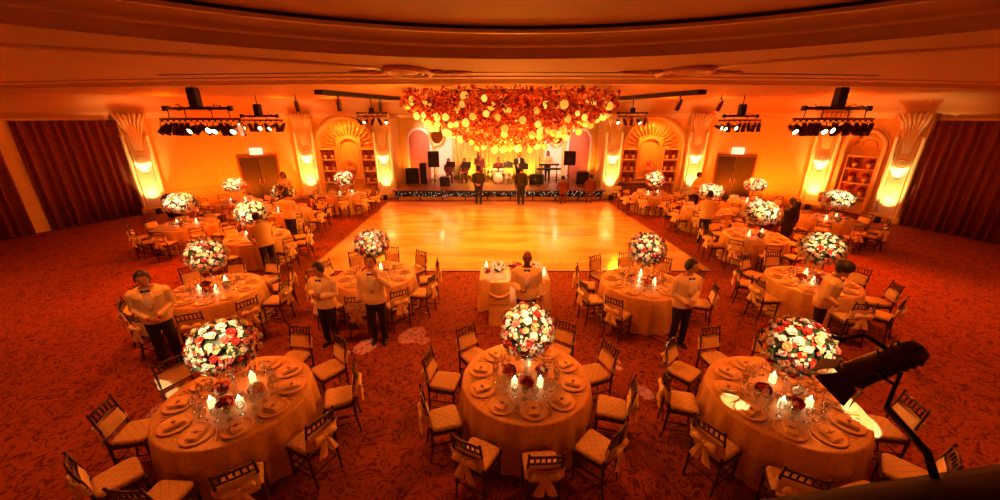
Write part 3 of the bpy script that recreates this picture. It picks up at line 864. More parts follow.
def centrepiece(x, y, rx, rz, zc, n, label, mix, rr, seed, spray=None):
    rnd = random.Random(seed)
    t = thing('flower_centrepiece', label, 'flowers', (x, y, TZ+.002), rnd.uniform(0, 6), 'tall table centrepieces')
    hz = zc-TZ
    b = MB(); top = hz-rz*.75
    b.lathe([(.002, .002), (.085, .002), (.085, .012), (.03, .03), (.022, .1), (.026, top*.7), (.07, top), (.066, top), (.02, top*.7), (.002, .1)], 16); b.build('vase', 'glass', t)
    key = (round(rx, 2), round(rz, 2))
    if key not in CORE: CORE[key] = ball_core(rx, rz, 5).mesh('foliage', 'leaf')
    put('foliage', CORE[key], t, (0, 0, hz))
    fk = (key, mix)
    if fk not in FILL: FILL[fk] = filler(rx, rz, mix, 9).mesh('filler_blossoms', list(ROSE))
    fo = put('filler_blossoms', FILL[fk], t, (0, 0, hz)); fo['kind'] = 'stuff'
    ga = PI*(3-math.sqrt(5))
    for i in range(n):
        z = 1-2*(i+.5)/n; q = math.sqrt(1-z*z); a = ga*i+rnd.uniform(-.12, .12)
        d = Vector((q*math.cos(a), q*math.sin(a), z))
        c = rnd.choices(list(ROSE), mix)[0]
        s = rr*rnd.uniform(.8, 1.15)
        p = Vector((d.x*rx, d.y*rx, d.z*rz))*rnd.uniform(.86, 1.04)
        o = put('rose', ROSE[c], t, (p.x, p.y, hz+p.z), 0, d.to_track_quat('Z', 'Y').to_euler())
        o.scale = (s, s, s)
        o.rotation_mode = 'XYZ'
        if c in ('red', 'pink', 'wine'): o['label'] = {'red': 'red rose', 'pink': 'pink rose', 'wine': 'dark red rose'}[c]
    return t
def posy(x, y, r, n, label, mix, seed, z=None):
    rnd = random.Random(seed)
    t = thing('flower_posy', label, 'flowers', (x, y, (TZ+.002) if z is None else z), rnd.uniform(0, 6), 'low posies at the vase feet')
    b = MB(); b.lathe([(.001, .001), (.05, .001), (.06, .05), (.05, .06), (.001, .055)], 12); b.build('bowl', 'glass', t)
    b = MB(); zc_ = max(.07, r*.52); b.ball((0, 0, zc_), r*.8, 10, 6, (1, 1, .6)); b.build('foliage', 'leaf', t)
    for i in range(n):
        z_ = 1-1.05*(i+.5)/n; q = math.sqrt(1-z_*z_); a = 2.4*i
        d = Vector((q*math.cos(a), q*math.sin(a), z_)); c = rnd.choices(list(ROSE), mix)[0]
        o = put('rose', ROSE[c], t, (d.x*r*.85, d.y*r*.85, zc_+d.z*r*.55), 0, d.to_track_quat('Z', 'Y').to_euler()); s = .042*rnd.uniform(.85, 1.15); o.scale = (s, s, s)
    return t

MIXA = (30, 20, 20, 5, 22, 3); MIXW = (52, 30, 6, 2, 8, 2); MIXP = (32, 26, 14, 12, 8, 8); MIXR = (2, 2, 40, 10, 10, 36); MIXB = (40, 24, 12, 4, 12, 8)
# name, x, y, first chair angle, tier (3 near, 2 middle, 1 far), flower (rx, rz, count), mix
TABLES = [
 ('front left table', -3.33, 3.85, -93, 3, (.36, .31, 98), MIXA),
 ('front centre table', .35, 4.21, -85, 3, (.345, .345, 98), MIXA),
 ('front right table', 3.57, 3.84, -83, 3, (.37, .33, 98), MIXA),
 ('table behind the leftmost waiter', -5.85, 6.98, -70, 2, (.36, .32, 84), MIXB),
 ('table behind the two waiters', -2.78, 7.70, -89, 2, (.36, .29, 84), MIXP),
 ('table left of right waiter', 3.05, 7.32, -94, 2, (.37, .34, 84), MIXP),
 ('table beside the stooping waiter', 6.75, 7.40, -95, 2, (.42, .32, 84), MIXW),
 ('far left rear table', -10.3, 11.9, -80, 1, (.46, .30, 54), MIXW),
 ('third left table from stage', -7.2, 10.6, -62, 1, (.44, .34, 54), MIXW),
 ('left table before the door', -10.85, 15.3, -70, 1, (.40, .26, 46), MIXB),
 ('second left table from stage', -8.0, 13.7, -84, 1, (.42, .30, 46), MIXB),
 ('left table nearest the stage', -7.0, 16.9, -75, 1, (.42, .34, 46), MIXP),
 ('third right table from stage', 7.6, 10.65, -105, 1, (.48, .34, 54), MIXW),
 ('far right rear table', 11.4, 12.5, -100, 1, (.48, .28, 54), MIXW),
 ('second right table from stage', 7.85, 13.9, -92, 1, (.42, .28, 46), MIXW),
 ('right table nearest the stage', 6.95, 16.9, -90, 1, (.40, .34, 46), MIXP),
 ('right table before the door', 10.5, 15.4, -95, 1, (.40, .24, 46), MIXB),
]
PEOPLE_XY = [(-5.80, 5.58), (-3.2, 6.15), (-2.32, 6.24), (.5, 6.42), (3.35, 6.12), (5.95, 6.15), (-6.25, 9.45), (-7.1, 12.25), (6.95, 12.25), (8.75, 16.6), (-9.9, 17.2), (8.95, 11.2)]
placed = []
for ti, (tn, tx, ty, a0, tier, fl, mix) in enumerate(TABLES):
    t = thing('round_table', 'round banquet table under a floor length champagne cloth, '+tn, 'table', (tx, ty, 0), random.uniform(0, 6), 'round banquet tables')
    put('tablecloth', cloths[ti % 3], t)
    put('tabletop', top_me, t)
    g = 'chairs around the '+tn
    for k in range(10):
        a = R(a0+36*k); hr = hour(a)
        rad = (1.145 if tier >= 2 else 1.18)+random.uniform(-.01, .04)
        px, py = tx+rad*math.cos(a), ty+rad*math.sin(a)
        da = random.uniform(-.12, .12)
        if all(dist((px, py), q) > (.40 if tier >= 2 else .5) for q in PEOPLE_XY) and all(dist((px, py), q) > .685 for q in placed) and all(dist((px, py), q[1:3]) > 1.26 for q in TABLES if q[0] != tn):
            inst('chair' if tier >= 2 else 'farchair', make_chair if tier >= 2 else make_far_chair, (px, py, 0.024 if (abs(px) < 5.7 and 9.75 < py < 18.7) else 0), a+PI/2+da, "dark chair with tied sash, %s at %s" % (hr, tn), g)
            placed.append((px, py))
        # place setting
        def pt(r, off=0): return (tx+r*math.cos(a)-off*math.sin(a), ty+r*math.sin(a)+off*math.cos(a), TZ+.001)
        inst('charger', make_charger, pt(.63), a+PI/2, "ivory charger plate with red rim, %s at %s" % (hr, tn), 'charger plates')
        q = pt(.63); inst('napkin', make_napkin, (q[0], q[1], TZ+.0255), a+PI/2+random.uniform(-.1, .1), "folded napkin with dark ribbon, %s at %s" % (hr, tn), 'folded napkins')
        if tier == 3:
            single('fork', 'dinner_fork', 'fork', fork_bm, 'silver', pt(.63, .195), a+PI/2, "silver fork beside plate, %s at %s" % (hr, tn), 'forks')
            single('knife', 'dinner_knife', 'knife', knife_bm, 'silver', pt(.63, -.195), a+PI/2, "silver knife beside plate, %s at %s" % (hr, tn), 'knives')
        if tier >= 2:
            single('wine', 'wine_glass', 'glass', lambda: glass_bm(.19, .036), 'glass', pt(.42, -.075), a, "slim wine glass, %s at %s" % (hr, tn), 'wine glasses')
        single('goblet', 'water_goblet', 'glass', lambda: glass_bm(.165, .045), 'glass', pt(.405, .055), a, "wide water goblet, %s at %s" % (hr, tn), 'water goblets')
    rx, rz_, n = fl
    centrepiece(tx, ty, rx, rz_, 1.50 if tier >= 2 else 1.46, n, 'tall glass vase topped with a rose ball, '+tn, mix, .051 if tier >= 2 else .072, 100+ti)
    cn = (-128, -48, 80) if tier >= 2 else (-160, 20)
    for k, ca in enumerate(cn):
        ca = R(ca)
        inst('candle', candle_maker, (tx+.26*math.cos(ca), ty+.26*math.sin(ca), TZ+.001), 0, "lit white candle in glass, %s foot of vase at %s" % (('front left', 'front right', 'rear')[k] if tier >= 2 else ('left', 'right')[k], tn), 'votive candles')
    posy(tx+.0, ty-.20 if tier >= 2 else ty-.24, .085 if tier >= 2 else .12, 14 if tier >= 2 else 10, 'low posy of roses at the vase foot, '+tn, MIXR if tier >= 2 else MIXW, 200+ti)
    if tier >= 2: posy(tx+.22, ty+.05, .085, 10, 'small pale posy right of the vase foot, '+tn, MIXP, 300+ti); posy(tx-.22, ty+.05, .085, 10, 'small red posy left of the vase foot, '+tn, MIXR, 400+ti)

# sweetheart table with its two covered chairs
SX, SY = .32, 7.82
b = MB(); n = 26
def rect_ring(hx, hy, z, am):
    out = []; per = [(-hx, -hy, hx, -hy), (hx, -hy, hx, hy), (hx, hy, -hx, hy), (-hx, hy, -hx, -hy)]
    for si, (x0, y0, x1, y1) in enumerate(per):
        for k in range(n):
            t_ = k/n; w = am*math.sin(k/n*2*PI*(6 if si % 2 == 0 else 3)); nx, ny = ((0, -1), (1, 0), (0, 1), (-1, 0))[si]
            out.append((x0+(x1-x0)*t_+nx*w, y0+(y1-y0)*t_+ny*w, z))
    return out
b.rings([rect_ring(.3, .1, TZ, 0), rect_ring(.755, .385, TZ, 0), rect_ring(.765, .395, TZ-.012, .002), rect_ring(.775, .405, TZ-.1, .008), rect_ring(.79, .42, TZ-.4, .02), rect_ring(.82, .45, .03, .032)], True, (True, False))
t = thing('sweetheart_table', 'small rectangular ivory clothed table for two before the dance floor', 'table', (SX, SY, 0))
b.build('tablecloth', 'clothlight', t)
def make_covered_chair():
    t = thing('covered_chair', 'x', 'chair')
    b = MB()
    def rr(w, y0, y1, z): return [(-w, y0, z), (0, y0-.012, z), (w, y0, z), (w*1.02, (y0+y1)/2, z), (w, y1, z), (0, y1+.01, z), (-w, y1, z), (-w*1.02, (y0+y1)/2, z)]
    b.rings([rr(.23, -.27, .25, .01), rr(.215, -.24, .235, .3), rr(.205, -.22, .225, .49), rr(.20, -.215, .22, .515)], True, (False, True)); b.build('seat_cover', 'clothlight', t)
    b = MB()
    b.rings([rr(.205, -.235, -.165, .5), rr(.205, -.25, -.18, .75), rr(.20, -.27, -.205, .98), rr(.17, -.265, -.215, 1.01)], True, (False, True)); b.build('back_cover', 'clothlight', t)
    b = MB()
    b.rings([[(x, y, z+.10*(1-(x/.21)**2)*-1) for (y, z) in ((-.262, .80), (-.275, .77), (-.262, .73), (-.25, .77))] for x in [-.21+.42*i/10 for i in range(11)]], True, (True, True))
    sw = b.build('swag', 'sash', t)
    return t
inst('covered', make_covered_chair, (SX-.33, SY-.78, 0), 0, 'ivory covered chair at the left of the sweetheart table', 'covered chairs')
inst('covered', make_covered_chair, (SX+.38, SY-.78, 0), 0, 'ivory covered chair at the right of the sweetheart table', 'covered chairs')
for k, (dx, dy, mx, r_, lab) in enumerate(((-.36, .10, MIXW, .20, 'left white posy on the sweetheart table'), (.04, .12, MIXR, .17, 'dark red posy on the sweetheart table'), (.47, .12, MIXW, .17, 'right white posy on the sweetheart table'), (-.62, -.02, MIXR, .06, 'small red posy at left end of sweetheart table'))):
    t = posy(SX+dx, SY+dy, r_, 26, lab, mx, 500+k)
for k, (dx, dy) in enumerate(((.0, -.25), (.66, -.16), (-.64, .25))):
    inst('candle', candle_maker, (SX+dx, SY+dy, TZ+.001), 0, ('middle', 'right', 'left rear')[k]+' lit candle on the sweetheart table', 'votive candles')
for k, dx in enumerate((-.33, .33)):
    inst('charger', make_charger, (SX+dx, SY-.22, TZ+.001), 0, ('left', 'right')[k]+' charger plate on the sweetheart table', 'charger plates')
# ------------------------------------------------------------------ people
def fuse(mb, voxel, smooth=4):
    me = bpy.data.meshes.new('tmp'); me.from_pydata(mb.v, [], mb.f)
    o = bpy.data.objects.new('tmp', me); C.objects.link(o)
    r = o.modifiers.new('r', 'REMESH'); r.mode = 'VOXEL'; r.voxel_size = voxel; r.use_smooth_shade = True
    if smooth:
        s = o.modifiers.new('s', 'SMOOTH'); s.factor = .5; s.iterations = smooth
    dg = bpy.context.evaluated_depsgraph_get()
    out = bpy.data.meshes.new_from_object(o.evaluated_get(dg))
    bpy.data.objects.remove(o); bpy.data.meshes.remove(me)
    return out

class Body:
    """Local frame: stands at the origin, faces +Y, +X is the figure's right hand."""
    def __init__(s, h=1.76, lean=0, twist=0, head=(0, 0), slim=1.14, hip_drop=0):
        s.k = h/1.76; s.lean = lean; s.twist = twist; s.head = head; s.slim = slim; s.drop = hip_drop
        s.T = Matrix.Translation((0, 0, .96*s.k-hip_drop)) @ Matrix.Rotation(-lean, 4, 'X') @ Matrix.Rotation(twist, 4, 'Z') @ Matrix.Translation((0, 0, -.96*s.k))
        nk = s.T @ Vector((0, .01, 1.50*s.k))
        s.H = Matrix.Translation(nk) @ Matrix.Scale(1.09, 4) @ Matrix.Rotation(head[0]+twist, 4, 'Z') @ Matrix.Rotation(-head[1]-lean*.6, 4, 'X')
    def torso_rings(s, ex, z0, z1, n=20):
        prof = [(.84, .150, .105, 0), (.95, .172, .118, -.005), (1.08, .148, .105, 0), (1.22, .165, .118, .008), (1.34, .182, .120, .008), (1.41, .178, .098, 0), (1.455, .125, .075, -.005), (1.49, .070, .064, -.005)]
        out = []
        zs = sorted(set([z0, z1]+[p[0] for p in prof if z0 < p[0] < z1]))
        for z in zs:
            for a, b2 in zip(prof, prof[1:]):
                if a[0] <= z <= b2[0]+1e-6:
                    t = (z-a[0])/(b2[0]-a[0]); w, d, y = [a[i]+(b2[i]-a[i])*t for i in (1, 2, 3)]; break
            out.append([tuple(s.T @ Vector(((w*s.slim+ex)*s.k*math.cos(2*PI*i/n), (y+(d*s.slim+ex)*math.sin(2*PI*i/n))*s.k, z*s.k))) for i in range(n)])
        return out
    def sh(s, side): return s.T @ Vector((side*.178*s.k*s.slim, 0, 1.395*s.k))
    def hip(s, side): return Vector((side*.088*s.k, 0, .90*s.k-s.drop))

def hand_bm(b, wrist, d, palm, side, k, curl=.5):
    """palm, four bent fingers of unequal length and a thumb off the side of the palm"""
    d = Vector(d).normalized(); p = Vector(palm); p = (p-d*p.dot(d)).normalized(); u = d.cross(p).normalized()*side
    w = Vector(wrist)
    b.tube([w, w+d*.03*k, w+d*.085*k], [.024*k, .036*k, .038*k], 8, True, .5, u)
    for i, (off, L_) in enumerate(((.028, .072), (.010, .082), (-.010, .076), (-.027, .058))):
        q = w+d*.082*k+u*off*k; d1 = (d*math.cos(curl*.6)+p*math.sin(curl*.6)); d2 = (d*math.cos(curl*1.5)+p*math.sin(curl*1.5))
        b.tube([q-d*.02*k, q+d1*L_*.5*k, q+d1*L_*.5*k+d2*L_*.55*k], [.0105*k, .0095*k, .008*k], 6)
    th = (d*.65+u*.7+p*.35).normalized(); q = w+d*.025*k+u*.026*k
    b.tube([q-u*.01*k, q+th*.035*k, q+(th*.55+d*.3+p*.3).normalized()*.07*k], [.013*k, .012*k, .009*k], 6)

def head_bm(b, H, k):
    n, m = 22, 16
    X0 = b.X; b.X = H
    rs = []
    for j in range(m+1):
        t = -PI/2+PI*j/m; zz = math.sin(t); cc = max(math.cos(t), .02)
        r = []
        for i in range(n):
            a = 2*PI*i/n; x, y = math.cos(a)*cc, math.sin(a)*cc
            f = max(0, y)
            w = .078*(1-.28*max(0, -zz-.15)*1.25); dp = .098
            px, py, pz = x*w, y*dp, zz*.122
            if zz < -.3: py += .012*f
            if f > .6 and -.35 < zz < .15: py += .020*math.exp(-((x)/.16)**2)*math.exp(-((zz+.16)/.13)**2)      # nose
            if f > .3: py -= .010*math.exp(-((abs(x)-.36)/.16)**2)*math.exp(-((zz-.05)/.10)**2)                 # eye sockets
            if f > .5: py += .006*math.exp(-((zz-.19)/.07)**2)+.006*math.exp(-((zz+.52)/.09)**2)*math.exp(-(x/.3)**2)
            r.append((px*k, (py+.018)*k, (pz+.135)*k))
        rs.append(r)
    b.rings(rs, True, (True, True))
    for s in (-1, 1): b.ball((s*.078*k, .008*k, .13*k), .022*k, 8, 6, (.5, .8, 1.35))
    b.X = X0

def person(label, loc, face, pose, group=None, near=True, clothes='waiter', skin='skin', h=1.76, hairstyle='short', legs=None, **kw):
    """pose: for each arm the elbow, wrist, finger direction and palm direction in body coordinates"""
    B = Body(h, **kw); k = B.k; vox = .009 if near else .017
    t = thing('person', label, 'person', loc, face-PI/2, group)
    arms = []
    for side, key in ((1, 'right'), (-1, 'left')):
        el, wr, fd, pd, cu = pose[key]
        f = lambda v: B.T @ Vector((v[0]*k, v[1]*k, v[2]*k))
        rot = B.T.to_3x3()
        arms.append((side, B.sh(side), f(el), f(wr), rot @ Vector(fd), rot @ Vector(pd), cu))
    if legs is None: legs = {1: ((.095, .02, .50), (.10, -.02, .07)), -1: ((-.095, .02, .50), (-.105, .0, .07))}
    # one continuous body
    b = MB()
    b.rings(B.torso_rings(0, .84, 1.49), True, (True, True))
    b.tube([B.T @ Vector((0, -.005, 1.45*k)), B.H @ Vector((0, .0, .02*k)), B.H @ Vector((0, .01, .07*k))], [.058*k, .054*k, .056*k], 12)
    head_bm(b, B.H, k)
    for side, s_, e, w, fd, pd, cu in arms:
        b.tube([s_+Vector((0, 0, .0)), s_.lerp(e, .5), e, e.lerp(w, .35), w], [.050*k, .046*k, .038*k, .038*k, .026*k], 10)
        hand_bm(b, w, fd, pd, side, k*(1.0 if near else 1.12), cu)
    for s in (1, -1):
        kn, an = [Vector(v)*k for v in legs[s]]
        b.tube([B.hip(s), B.hip(s).lerp(kn, .5), kn, kn.lerp(an, .35), an], [.085*k, .072*k, .052*k, .052*k, .034*k], 10)
        b.tube([an, an+Vector((0, .06, -.035))*k, an+Vector((0, .14, -.05))*k], [.035*k, .03*k, .022*k], 8)
    me = fuse(b, vox)
    me.materials.append(M[skin])
    # eyes, brows and mouth carried on the same mesh
    e = MB(); e.X = B.H
    for s in (-1, 1):
        e.m = 0; e.ball((s*.029*k, .098*k, .141*k), .0105*k, 8, 6, (1.15, .5, .8))
        e.m = 1; e.tube([(s*.012*k, .112*k, .160*k), (s*.03*k, .110*k, .165*k), (s*.046*k, .098*k, .160*k)], .005*k, 5)
    e.m = 2; e.tube([(-.024*k, .103*k, .075*k), (0, .112*k, .077*k), (.024*k, .103*k, .075*k)], [.003*k, .007*k, .003*k], 6)
    import bmesh
    bm = bmesh.new(); bm.from_mesh(me); em = e.mesh('tmp', ['eye', 'hair', 'lip'])
    nf = len(bm.faces); bm.from_mesh(em); bm.faces.ensure_lookup_table()
    for i, f in enumerate(bm.faces):
        if i >= nf: f.material_index += 1
        f.smooth = True
    bm.to_mesh(me); bm.free(); bpy.data.meshes.remove(em)
    for m_ in ('eye', 'hair', 'lip'): me.materials.append(M[m_])
    put('body', me, t)
    # hair
    b = MB(); b.X = B.H
    rs = []
    for j in range(9):
        tt = PI/2*(j/8)
        r = []
        for i in range(24):
            a = 2*PI*i/24; fr = math.sin(a)
            drop = .02+(.075 if fr < .2 else .0)*(1 if fr < -.1 else .6) + (.02 if -.3 < fr < .3 else 0)
            lo_ = .165-drop
            if fr > .5: lo_ = .212
            z = lo_+(.268-lo_)*math.sin(tt)
            zz = (z-.135)/.122; cc = math.sqrt(max(.0, 1-min(1, abs(zz)*.985)**2))
            g = 1.10
            r.append((math.cos(a)*cc*.078*g*k, (fr*cc*.098*g+.014)*k, (z+.004)*k))
        rs.append(r)
    b.rings(rs, True, (False, True))
    if hairstyle == 'long':
        b.tube([(0, -.06*k, .2*k), (0, -.10*k, .1*k), (0, -.10*k, -.02*k), (0, -.09*k, -.12*k)], [.07*k, .085*k, .08*k, .04*k], 10, True, 1.1, (0, 1, 0))
    if hairstyle == 'afro': b.ball((0, -.0*k, .19*k), .125*k, 14, 10, (1, 1.05, .8))
    if hairstyle == 'bald':
        b = MB(); b.X = B.H; b.torus((0, .0, .125*k), .079*k, .008*k, 20, 6, 1, 1.2, PI, 2*PI)
    hm = b.build('hair', 'hair', t); md = hm.modifiers.new('thick', 'SOLIDIFY'); md.thickness = .008; md.offset = 1
    # clothes
    top = {'waiter': 'jacket', 'suit': 'tux', 'shirt': 'shirt', 'maroon': 'maroon', 'orange': 'peach'}[clothes]
    b = MB()
    long_ = clothes in ('waiter', 'suit')
    b.rings(B.torso_rings(.022, .845 if long_ else .93, 1.475), True, (True, True))
    for side, s_, e_, w, fd, pd, cu in arms:
        cuff = e_.lerp(w, .93)
        b.tube([s_+Vector((-side*.03, 0, .012))*k, s_+Vector((side*.012, 0, -.02))*k, s_.lerp(e_, .5), e_, e_.lerp(w, .5), cuff], [.064*k, .070*k, .064*k, .056*k, .052*k, .044*k], 12)
    me = fuse(b, .012 if near else .018, 3); me.materials.append(M[top])
    jk = put('jacket' if long_ else 'shirt', me, t)
    if clothes in ('waiter', 'suit'):
        def chest(x, z, ex):      # a point on the front of the chest
            w, d, y = (.182, .120, .008) if z < 1.36 else (.16, .098, .0)
            if z < 1.22: w, d, y = .16, .113, .004
            xx = x/(w+.02)
            return tuple(B.T @ Vector((x*k, (y+(d*B.slim+ex)*math.sqrt(max(0, 1-xx*xx)))*k, z*k)))
        b = MB(); rows = []
        for z, wd in ((1.10, .006), (1.2, .03), (1.30, .05), (1.38, .058), (1.45, .05)):
            ex = .026 if z < 1.42 else .0
            rows.append([chest(wd*u, z, ex) for u in (-1, -.5, 0, .5, 1)])
        b.rings(rows, False); sf = b.build('shirt_front', 'shirt', t)
        md = sf.modifiers.new('thick', 'SOLIDIFY'); md.thickness = .008
        b = MB(); b.X = B.T; yb = .122*k
        for s in (-1, 1): b.rings([[(s*x*k, yb+dy*k, (1.44+z)*k) for z, dy in ((-h_, 0), (0, .012), (h_, 0), (0, -.01))] for x, h_ in ((.004, .010), (.03, .022), (.055, .028))], True, (True, True))
        b.ball((0, yb+.004, 1.44*k), .013*k, 8, 6); b.build('bow_tie', 'tux', t)
        b = MB()
        for s in (-1, 1):
            b.rings([[chest(s*x0, z, .030), chest(s*x1, z, .034)] for z, x0, x1 in ((1.09, .004, .012), (1.2, .026, .06), (1.32, .046, .088), (1.42, .050, .075))], False)
        lp = b.build('lapel', top, jk); md = lp.modifiers.new('thick', 'SOLIDIFY'); md.thickness = .008
    b = MB()
    tr = B.torso_rings(.012, .84, 1.0 if B.lean < .2 else .97)
    if B.drop or B.lean > .2: b.ball(tuple(Vector((0, 0, .95*k-B.drop))), .15*k, 14, 10, (1.15, .85, .9))
    b.rings(tr, True, (True, True))
    for s in (1, -1):
        kn, an = [Vector(v)*k for v in legs[s]]
        b.tube([B.hip(s)+Vector((0, 0, .04)), B.hip(s).lerp(kn, .45), kn, kn.lerp(an, .4), an+Vector((0, 0, -.0))], [.105*k, .092*k, .070*k, .066*k, .060*k], 12)
    me = fuse(b, .012 if near else .018, 3); me.materials.append(M['trousers' if clothes != 'maroon' else 'maroon'])
    put('trousers', me, t)
    for s in (1, -1):
        an = Vector(legs[s][1])*k
        b = MB(); z = 0
        rs = []
        for y, w, h_ in ((-.075, .026, .075), (-.05, .036, .085), (.0, .040, .088), (.06, .043, .066), (.12, .044, .05), (.165, .034, .042), (.185, .014, .03)):
            rs.append([(an.x+w*k*math.cos(2*PI*i/12), an.y+y*k, an.z-.07*k+.002+h_*k*(.5+.5*math.sin(2*PI*i/12))) for i in range(12)])
        b.rings(rs, True, (True, True)); b.build('shoe', 'shoe', t)
    return t

def P_(el, wr, fd, pd, cu=.5): return (el, wr, fd, pd, cu)
def mirror(p): return tuple([(-v[0], v[1], v[2]) if isinstance(v, tuple) else v for v in p])
CLASP = {'right': P_((.25, .0, 1.12), (.05, .20, .98), (-.8, .2, -.55), (-.2, -.9, .0), .8), 'left': P_((-.25, .0, 1.12), (-.06, .19, .99), (.8, .25, -.5), (.2, -.9, 0), .8)}
CHEST = {'right': P_((.26, .02, 1.14), (.06, .24, 1.20), (-.9, .3, .2), (0, -.9, -.2), .9), 'left': P_((-.26, .02, 1.14), (-.06, .25, 1.17), (.9, .3, .25), (0, -.8, .4), .9)}
DOWN = {'right': P_((.26, -.03, 1.13), (.27, .04, .89), (.0, .15, -1), (-1, 0, 0), .5), 'left': P_((-.26, -.03, 1.13), (-.27, .04, .89), (0, .15, -1), (1, 0, 0), .5)}
RAISE = {'right': DOWN['right'], 'left': P_((-.30, .12, 1.20), (-.11, .20, 1.44), (.45, -.1, .9), (.2, -.8, .1), .7)}
REACH = {'right': P_((.27, .14, 1.16), (.16, .36, 1.02), (-.2, .9, -.2), (0, -.1, -1), .5), 'left': P_((-.27, .14, 1.16), (-.14, .34, 1.05), (.2, .9, -.2), (0, -.1, -1), .5)}
BEHIND = {'right': P_((.27, -.08, 1.13), (.10, -.17, .98), (-.9, -.1, -.4), (0, 1, 0), .6), 'left': P_((-.27, -.08, 1.13), (-.10, -.17, .99), (.9, -.1, -.4), (0, 1, 0), .6)}
HOLD = {'right': P_((.27, .02, 1.13), (.10, .26, 1.10), (-.6, .8, 0), (0, -.2, .9), .7), 'left': DOWN['left']}
g = 'waiters in cream jackets'
D = -PI/2
person('waiter in cream jacket looking down with clasped hands, leftmost of the front waiters', (-5.80, 5.58, 0), D+.55, CLASP, g, head=(.1, .18), lean=.06, h=1.78)
person('waiter in cream jacket with hands joined at his chest, left of the two standing together', (-3.2, 6.15, 0), D-.15, CHEST, g, head=(-.3, .15), h=1.68)
person('waiter in cream jacket raising one hand towards his face', (-2.32, 6.24, 0), D+.1, RAISE, g, head=(0, -.12), h=1.78)
person('bald waiter in cream jacket behind the front centre flowers', (.5, 6.42, 0), D-.05, HOLD, g, head=(0, -.08), skin='skindark', hairstyle='bald', h=1.78)
person('waiter in cream jacket and black bow tie with hands clasped, right of centre aisle', (3.35, 6.12, 0), D+.15, CLASP, g, head=(.45, .05), h=1.74)
person('bushy haired waiter in cream jacket stooping slightly beside the right table', (5.93, 6.15, 0), D+.75, CLASP, g, lean=.12, head=(-.1, .25), hairstyle='afro', h=1.72)
person('waiter in cream jacket reaching over a left table behind tall flowers', (-6.25, 9.45, 0), PI/2+.9, REACH, g, lean=.35, near=False, h=1.76)
person('waiter in cream jacket seen from behind between the left rear tables', (-7.1, 12.25, 0), PI/2, CHEST, g, near=False, h=1.80)
person('waiter in cream jacket between the right rear tables near the dance floor', (6.95, 12.25, 0), PI/2-.5, REACH, g, lean=.15, near=False, h=1.78)
person('person in orange lit jacket standing near the right exit door', (8.75, 16.6, 0), D+.5, CHEST, None, near=False, h=1.80)
person('person in pale shirt and black trousers standing by the left exit door', (-9.9, 17.2, 0), D+.3, CHEST, None, near=False, clothes='shirt', hairstyle='long', h=1.72)
person('dark haired person in black walking between the right rear tables', (8.95, 11.2, 0), PI/2+.3, DOWN, None, near=False, clothes='suit', hairstyle='long', h=1.78)
STZ = .52
person('man in black suit standing on the dance floor left of centre by the stage', (-1.05, 18.2, .022), PI/2, BEHIND, 'guests in black by the stage', near=False, clothes='suit', h=1.84)
person('man in black suit standing on the dance floor just right of centre by the stage', (1.02, 18.1, .022), PI/2-.1, DOWN, 'guests in black by the stage', near=False, clothes='suit', h=1.84)
CR = {1: ((.12, .30, .40), (.12, .0, .07)), -1: ((-.12, .24, .36), (-.12, -.06, .07))}
person('person in maroon crouching at the stage edge', (3.15, 18.45, .022), PI/2, REACH, 'crew bending at the stage edge', near=False, clothes='maroon', lean=.55, hip_drop=.34, legs=CR, h=1.72)
person('person in maroon crouching farthest right at the stage edge', (4.45, 18.5, .022), PI/2-.3, REACH, 'crew bending at the stage edge', near=False, clothes='maroon', lean=.5, hip_drop=.30, legs=CR, h=1.74)
SIT = {1: ((.12, .40, .47), (.12, .38, .07)), -1: ((-.12, .40, .47), (-.12, .38, .07))}
PLAY = {'right': P_((.27, .06, 1.14), (.12, .24, 1.06), (-.7, .6, -.1), (0, -.5, -.8), .8), 'left': P_((-.30, .08, 1.14), (-.36, .24, 1.22), (.3, .7, .5), (.5, -.3, .3), .9)}
person('guitarist in black playing at the centre of the stage', (1.05, 21.0, STZ), D, PLAY, 'musicians on stage', near=False, clothes='suit', h=1.76)
person('keyboard player in pale shirt on the right of the stage', (2.75, 22.0, STZ), D-.1, REACH, 'musicians on stage', near=False, clothes='shirt', hairstyle='long', h=1.72)
person('singer in red at the left of the gold curtain', (-1.15, 21.3, STZ), D+.1, HOLD, 'musicians on stage', near=False, clothes='maroon', hairstyle='long', h=1.72)
person('seated musician in maroon on the left of the stage', (-2.95, 21.9, STZ), D+.2, REACH, 'musicians on stage', near=False, clothes='maroon', hip_drop=.42, legs=SIT, h=1.74)
person('seated musician in maroon between singer and left musician', (-2.05, 22.1, STZ), D, REACH, 'musicians on stage', near=False, clothes='maroon', hip_drop=.42, legs=SIT, h=1.74)
person('drummer in maroon behind the drum kit', (-.1, 22.35, STZ), D, REACH, 'musicians on stage', near=False, clothes='maroon', hip_drop=.42, legs=SIT, h=1.76)
# ------------------------------------------------------------------ stage and band
t = thing('stage', 'low band stage with black sparkling skirt along its front', 'stage', (-.05, 21.0, 0))
b = MB(); b.box((0, .15, STZ-.03), (11.0, 3.9, .05)); b.build('deck', 'woodmid', t)
b = MB(); rs = []
for z in (.2, .36, STZ-.01):
    rs.append([(-5.35+10.7*i/320, -1.83+.016*math.sin(i*1.1)+.01*math.sin(i*.37), z) for i in range(321)])
b.rings(rs, False); sk = b.build('front_skirt', 'skirt', t); md = sk.modifiers.new('thick', 'SOLIDIFY'); md.thickness = .01
b = MB(); rnd = random.Random(3)
for k in range(260): b.ball((-5.3+10.6*rnd.random(), -1.862, .215+.28*rnd.random()), .0055*rnd.uniform(.6, 1.3), 5, 4)
fb = b.build('fairy_lights', 'fairy', sk); fb['kind'] = 'stuff'
b = MB(); b.box((0, -1.76, .105), (10.7, .04, .19)); b.build('fascia_board', 'board', t)
